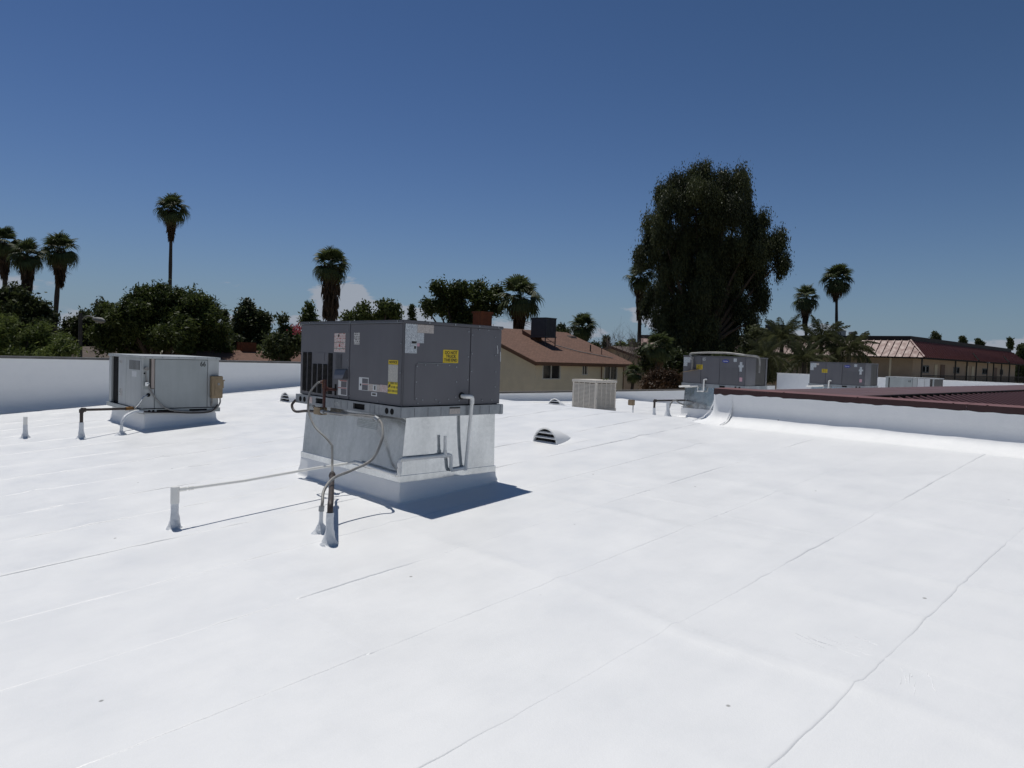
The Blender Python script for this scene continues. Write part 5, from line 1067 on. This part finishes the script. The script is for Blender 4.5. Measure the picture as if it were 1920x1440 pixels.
tree('shade_tree', 'grey leaved tree between the weeping tree and feather palms', 1428, 60, [(1420, 625, 20, 14), (1440, 640, 18, 18), (1405, 645, 16, 16), (1425, 668, 26, 22), (1430, 695, 30, 22)], L_EUC, .13, 40, .4, .3, trunk=.15, seed=47)
for i, (px, y, w, h, t) in enumerate(((540, 640, 60, 22, 120), (640, 632, 70, 22, 130), (760, 636, 60, 20, 140), (110, 640, 60, 26, 110), (1230, 656, 60, 18, 150), (1120, 658, 50, 14, 170))):
    lbs = ['far dark tree belt behind the flowering tree', 'far green trees behind the large unit top', 'far dark tree behind the lone conifer', 'far dark trees behind the street light', 'far trees behind the palm beside the weeping tree', 'far low trees behind the bare tree']
    tree('background_tree', lbs[i], px, t, [(px-w*.5, y+4, w*.5, h), (px, y, w*.5, h), (px+w*.5, y+6, w*.5, h*.9)], L_DARK, .3, 14, .8, trunk=.3, seed=60+i)
for i, (px, t, lb) in enumerate(((-560, 34, 'added unseen dark tree past the outer end of the tall parapet'), (-1300, 28, 'second added unseen dark tree beyond the tall parapet'), (-2500, 20, 'third added unseen dark tree beyond the tall parapet'), (-4200, 13, 'fourth added unseen dark tree beyond the tall parapet'))):  # unseen trees, added to darken the reflection in the curb's left face
    k_ = 60/t; hy = 664+.0343*(px-960)
    tree('shade_tree', lb, px, t, [(px-90*k_, hy-30*k_, 90*k_, 60*k_), (px+60*k_, hy-60*k_, 100*k_, 70*k_), (px, hy-110*k_, 80*k_, 60*k_), (px+150*k_, hy-20*k_, 80*k_, 50*k_), (px-10*k_, hy+30*k_, 150*k_, 60*k_)], L_DARK, .25, 10, .8, trunk=.3, seed=90+i)
# --- bare tree
p = at(1160, 655, 72); T = thing('bare_tree', (p.x, p.y, GZ), 'leafless pale twiggy tree behind the brown house', 'tree')
mb = MB(); rr = random.Random(5)
def twig(a, d, ln, r, lev):
    b = a+d*ln; mid = a.lerp(b, .5)+Vector((rr.uniform(-1, 1), rr.uniform(-1, 1), 0))*ln*.06; mb.tube([a, mid, b], [r, r*.8, r*.6], 5, False)
    if lev == 0: return
    for i in range(3 if lev > 1 else 2):
        nd = (d+Vector((rr.gauss(0, .38), rr.gauss(0, .38), rr.uniform(-.1, .3)))).normalized(); twig(a.lerp(b, rr.uniform(.45, 1)), nd, ln*rr.uniform(.55, .8), r*.6, lev-1)
for d in ((-.05, 0, 1), (.12, .05, 1), (.3, -.35, 1), (-.15, .2, 1)): twig(Vector((p.x, p.y, GZ)), Vector(d).normalized(), 4.4, .07, 5)
mb.build('branches', mat('pale_twigs', (.16, .13, .12), (.12, .1, .09), 5, .9), T)

# --- fan palms
def frond_mesh(name, m, n=17, L=1.0, pet=.55, droop=.35, spread=2.5, w=.055, tone=.5):
    """fan leaf: stalk along +x, blades radiating, tips hanging"""
    mb = MB(); tn = []
    mb.add([(0, -.02, 0), (pet, -.012, 0), (pet, .012, 0), (0, .02, 0), (0, 0, -.03), (pet, 0, -.02)], [(0, 1, 2, 3), (0, 4, 5, 1), (3, 2, 5, 4)]); tn += [tone*.6]*6
    r = random.Random(3)
    for i in range(n):
        a = (i/(n-1)-.5)*spread; ln = L*(1-.25*abs(a)/1.3)*r.uniform(.85, 1.08); d = Vector((math.cos(a), math.sin(a), 0)); s = Vector((-d.y, d.x, 0)); p0 = Vector((pet, 0, 0)); fold = .05*(-1)**i
        m1 = p0+d*ln*.5+Vector((0, 0, .06-droop*.08)); q = p0+d*ln*.78+Vector((0, 0, -droop*.35)); tip = p0+d*ln*.88+Vector((0, 0, -droop*r.uniform(.7, 1.3)))
        mb.add([p0, m1-s*w+Vector((0, 0, fold*.3)), m1+s*w, q-s*w*.5, q+s*w*.5, tip], [(0, 1, 2), (1, 3, 4, 2), (3, 5, 4)]); t_ = tone+r.uniform(-.3, .35); tn += [t_]*6
    me = bpy.data.meshes.new(name); me.from_pydata(mb.v, [], mb.f); a = me.attributes.new('tone', 'FLOAT', 'POINT'); a.data.foreach_set('value', np.clip(tn, 0, 1)); me.materials.append(m); return me
FG = [frond_mesh('frond', L_PALM, droop=d, tone=t) for d, t in ((.2, .5), (.45, .4), (.7, .65))]
FD = [frond_mesh('dead_frond', L_DEAD, n=11, droop=1.0, spread=1.9, pet=.5, tone=t) for t in (.45, .7)]
def fan_palm(px, ytop, wpx, t, label, trunk_r, skirt, ng=34, nd=20, lean=0, group='tall fan palms with brown skirts', stubby=False, up=1.0, basex=None):
    """skirt: pixels of dead thatch hanging below the crown centre"""
    R = wpx*t/F_PX/2; c = at(px, ytop, t); hub = Vector((c.x, c.y, c.z-R*.95)); bx = at(px if basex is None else basex, 650, t); base = Vector((bx.x, bx.y, GZ))
    T = thing('fan_palm', base, label, 'palm tree', group); rs = random.Random(int(px*13+ytop))
    pts = spline([base, base.lerp(hub, .5)+Vector((rs.uniform(-.12, .12), rs.uniform(-.12, .12), 0)), hub], 10); n = len(pts)
    mb = MB(); mb.tube(pts, [trunk_r*(1.35-.5*i/n+.06*math.sin(i*1.9)) for i in range(n)], 10); mb.build('trunk', M_PALMBARK, T, smooth=True)
    fl = R/1.3
    for i in range(ng):
        f = (i+.5)/ng; el = rad(86-f*136*up)+rs.gauss(0, .1); az = i*2.39996+rs.gauss(0, .2)
        o = bpy.data.objects.new('frond', FG[0 if el > .6 else (1 if el > -.1 else 2)]); COL.objects.link(o); o.parent = T; o.location = hub-base+Vector((0, 0, rs.uniform(-.1, .15)))
        o.rotation_euler = (rs.uniform(-.5, .5), -el, az); s = fl*rs.uniform(.85, 1.12); o.scale = (s, s, s)
    for i in range(nd//2):
        el = rad(rs.uniform(-86, -45)); az = i*2.39996+rs.gauss(0, .3)
        o = bpy.data.objects.new('dead_frond', FD[i % 2]); COL.objects.link(o); o.parent = T; o.location = hub-base+Vector((0, 0, -rs.uniform(0, .55)*R)); o.rotation_euler = (rs.uniform(-.6, .6), -el, az); s = fl*rs.uniform(.55, .85); o.scale = (s, s, s)
    if skirt:
        h = skirt*.8*t/F_PX; N_ = 800; a = RNG.uniform(0, 2*math.pi, N_); f = RNG.uniform(0, 1, N_)
        rad_ = (R*(.21 if not stubby else .24)*(1-f)**(.8 if not stubby else .3)+trunk_r*1.1)*RNG.uniform(.55, 1.05, N_)
        P = np.stack([hub.x+rad_*np.cos(a), hub.y+rad_*np.sin(a), hub.z-.15*R-f*h], 1); Nn = np.stack([np.cos(a)*.16, np.sin(a)*.16, -np.ones(N_)], 1)+RNG.normal(size=(N_, 3))*.12
        kind(leaf_mesh('dead_frond_skirt', P, Nn, .42, .16, L_DEAD, T, RNG.normal(.3, .22, N_)), 'stuff')
    return T
fan_palm(322, 364, 60, 80, 'very tall slim fan palm rising from behind the broad tree', .19, 62, 34, 26)
fan_palm(8, 426, 62, 66, 'fan palm at the outer end of the left trio of palms', .2, 72, 30, 26)
fan_palm(52, 450, 64, 62, 'shortest fan palm in the middle of the left trio with a long skirt', .22, 76, 32, 28, basex=50)
fan_palm(113, 438, 68, 66, 'leaning fan palm of the left trio nearest the street light', .2, 72, 36, 26, basex=97)
fan_palm(622, 463, 72, 60, 'stout fan palm with a thick thatched column of dead fronds', .35, 118, 34, 26, stubby=True, group=None)
fan_palm(976, 519, 86, 64, 'bushy green fan palm behind the rooftop cooler of the house', .3, 62, 30, 16, group=None, up=.95)
fan_palm(1093, 589, 56, 78, 'short fan palm peeking over the brown house ridge', .3, 40, 36, 20, group=None)
fan_palm(1203, 490, 62, 84, 'fan palm half hidden by the left edge of the large weeping tree', .22, 88, 28, 34)
fan_palm(1513, 532, 56, 104, 'lower of the twin fan palms over the mansard building', .2, 60, 26, 26, basex=1518)
fan_palm(1570, 496, 60, 106, 'taller of the twin fan palms over the mansard building', .2, 42, 34, 22, basex=1572)
fan_palm(1236, 622, 62, 56, 'low dark fan palm beneath the large weeping tree', .2, 0, 30, 6, group=None)
fan_palm(1189, 682, 40, 52, 'small pale green fan palm at the corner of the cream house', .12, 0, 26, 0, group=None)
# --- feather palms
def feather_mesh(name, n=64, L=3.0, arch=1.2, m=L_QUEEN, seed=0):
    r = random.Random(seed); mb = MB(); tn = []
    def pos(s): return Vector((L*(s-.18*s*s*arch), 0, L*(.34*s-.62*arch*s*s)))
    k = len(mb.v); mb.tube([pos(i/9) for i in range(10)], [.035*(1-.8*i/9) for i in range(10)], 4, False); tn += [.3]*(len(mb.v)-k)
    for i in range(n):
        s = .12+.88*i/n; p = pos(s); tg = (pos(min(1, s+.03))-pos(s-.03)).normalized()
        for sg in (-1, 1):
            ln = .62*math.sin(math.pi*min(1, .18+s*.85))**.6*r.uniform(.8, 1.1)*L/3
            d = (Vector((0, sg, 0))*.75+tg*.55+Vector((0, 0, r.uniform(-.5, .25)))).normalized(); mid = p+d*ln*.55; tip = p+d*ln*.95+Vector((0, 0, -ln*.42)); w = Vector((.021, 0, .008))*L/3
            mb.add([p, mid-w, tip, mid+w], [(0, 1, 2, 3)]); tn += [r.uniform(.1, .95)]*4
    me = bpy.data.meshes.new(name); me.from_pydata(mb.v, [], mb.f); a = me.attributes.new('tone', 'FLOAT', 'POINT'); a.data.foreach_set('value', np.clip(tn, 0, 1)); me.materials.append(m); return me
QF = [feather_mesh('frond', arch=a, seed=i) for i, a in enumerate((.7, 1.15, 1.6))]
def feather_palm(px, y, t, R, label, n=18, spear=True):
    hub = at(px, y, t); base = Vector((hub.x, hub.y, GZ)); T = thing('feather_palm', base, label, 'palm tree', None); rs = random.Random(int(px))
    mb = MB(); mb.tube(spline([base, base.lerp(hub, .5), hub], 6), .15, 10); mb.build('trunk', M_PALMBARK, T, smooth=True)
    for i in range(n):
        f = (i+.5)/n; el = rad(62-f*85)+rs.gauss(0, .12); o = bpy.data.objects.new('frond', QF[0 if f < .3 else (1 if f < .65 else 2)]); COL.objects.link(o); o.parent = T; o.location = hub-base
        o.rotation_euler = (rs.uniform(-.3, .3), -el, i*2.39996+rs.gauss(0, .2)); s = R/3*rs.uniform(.85, 1.1); o.scale = (s, s, s)
    if spear: mb = MB(); mb.tube([hub, hub+Vector((.05, 0, R*.3)), hub+Vector((.08, 0, R*.62))], [.06, .075, .01], 6); mb.build('spear_leaf', L_PALM, T)
feather_palm(1466, 640, 55, 2.7, 'feather palm with an upright spear leaf right of the weeping tree', 40)
feather_palm(1540, 645, 54, 2.6, 'feather palm with dense arching fronds between the two grey units', 40, False)
feather_palm(1592, 660, 52, 2.5, 'feather palm whose fronds droop over the pale mansard face', 34, False)
feather_palm(1436, 672, 50, 2.2, 'low feather palm behind the unit with the arched pipe', 30, False)
feather_palm(1508, 680, 50, 2.4, 'low feather palm with brown stems above the white end parapet', 30, False)
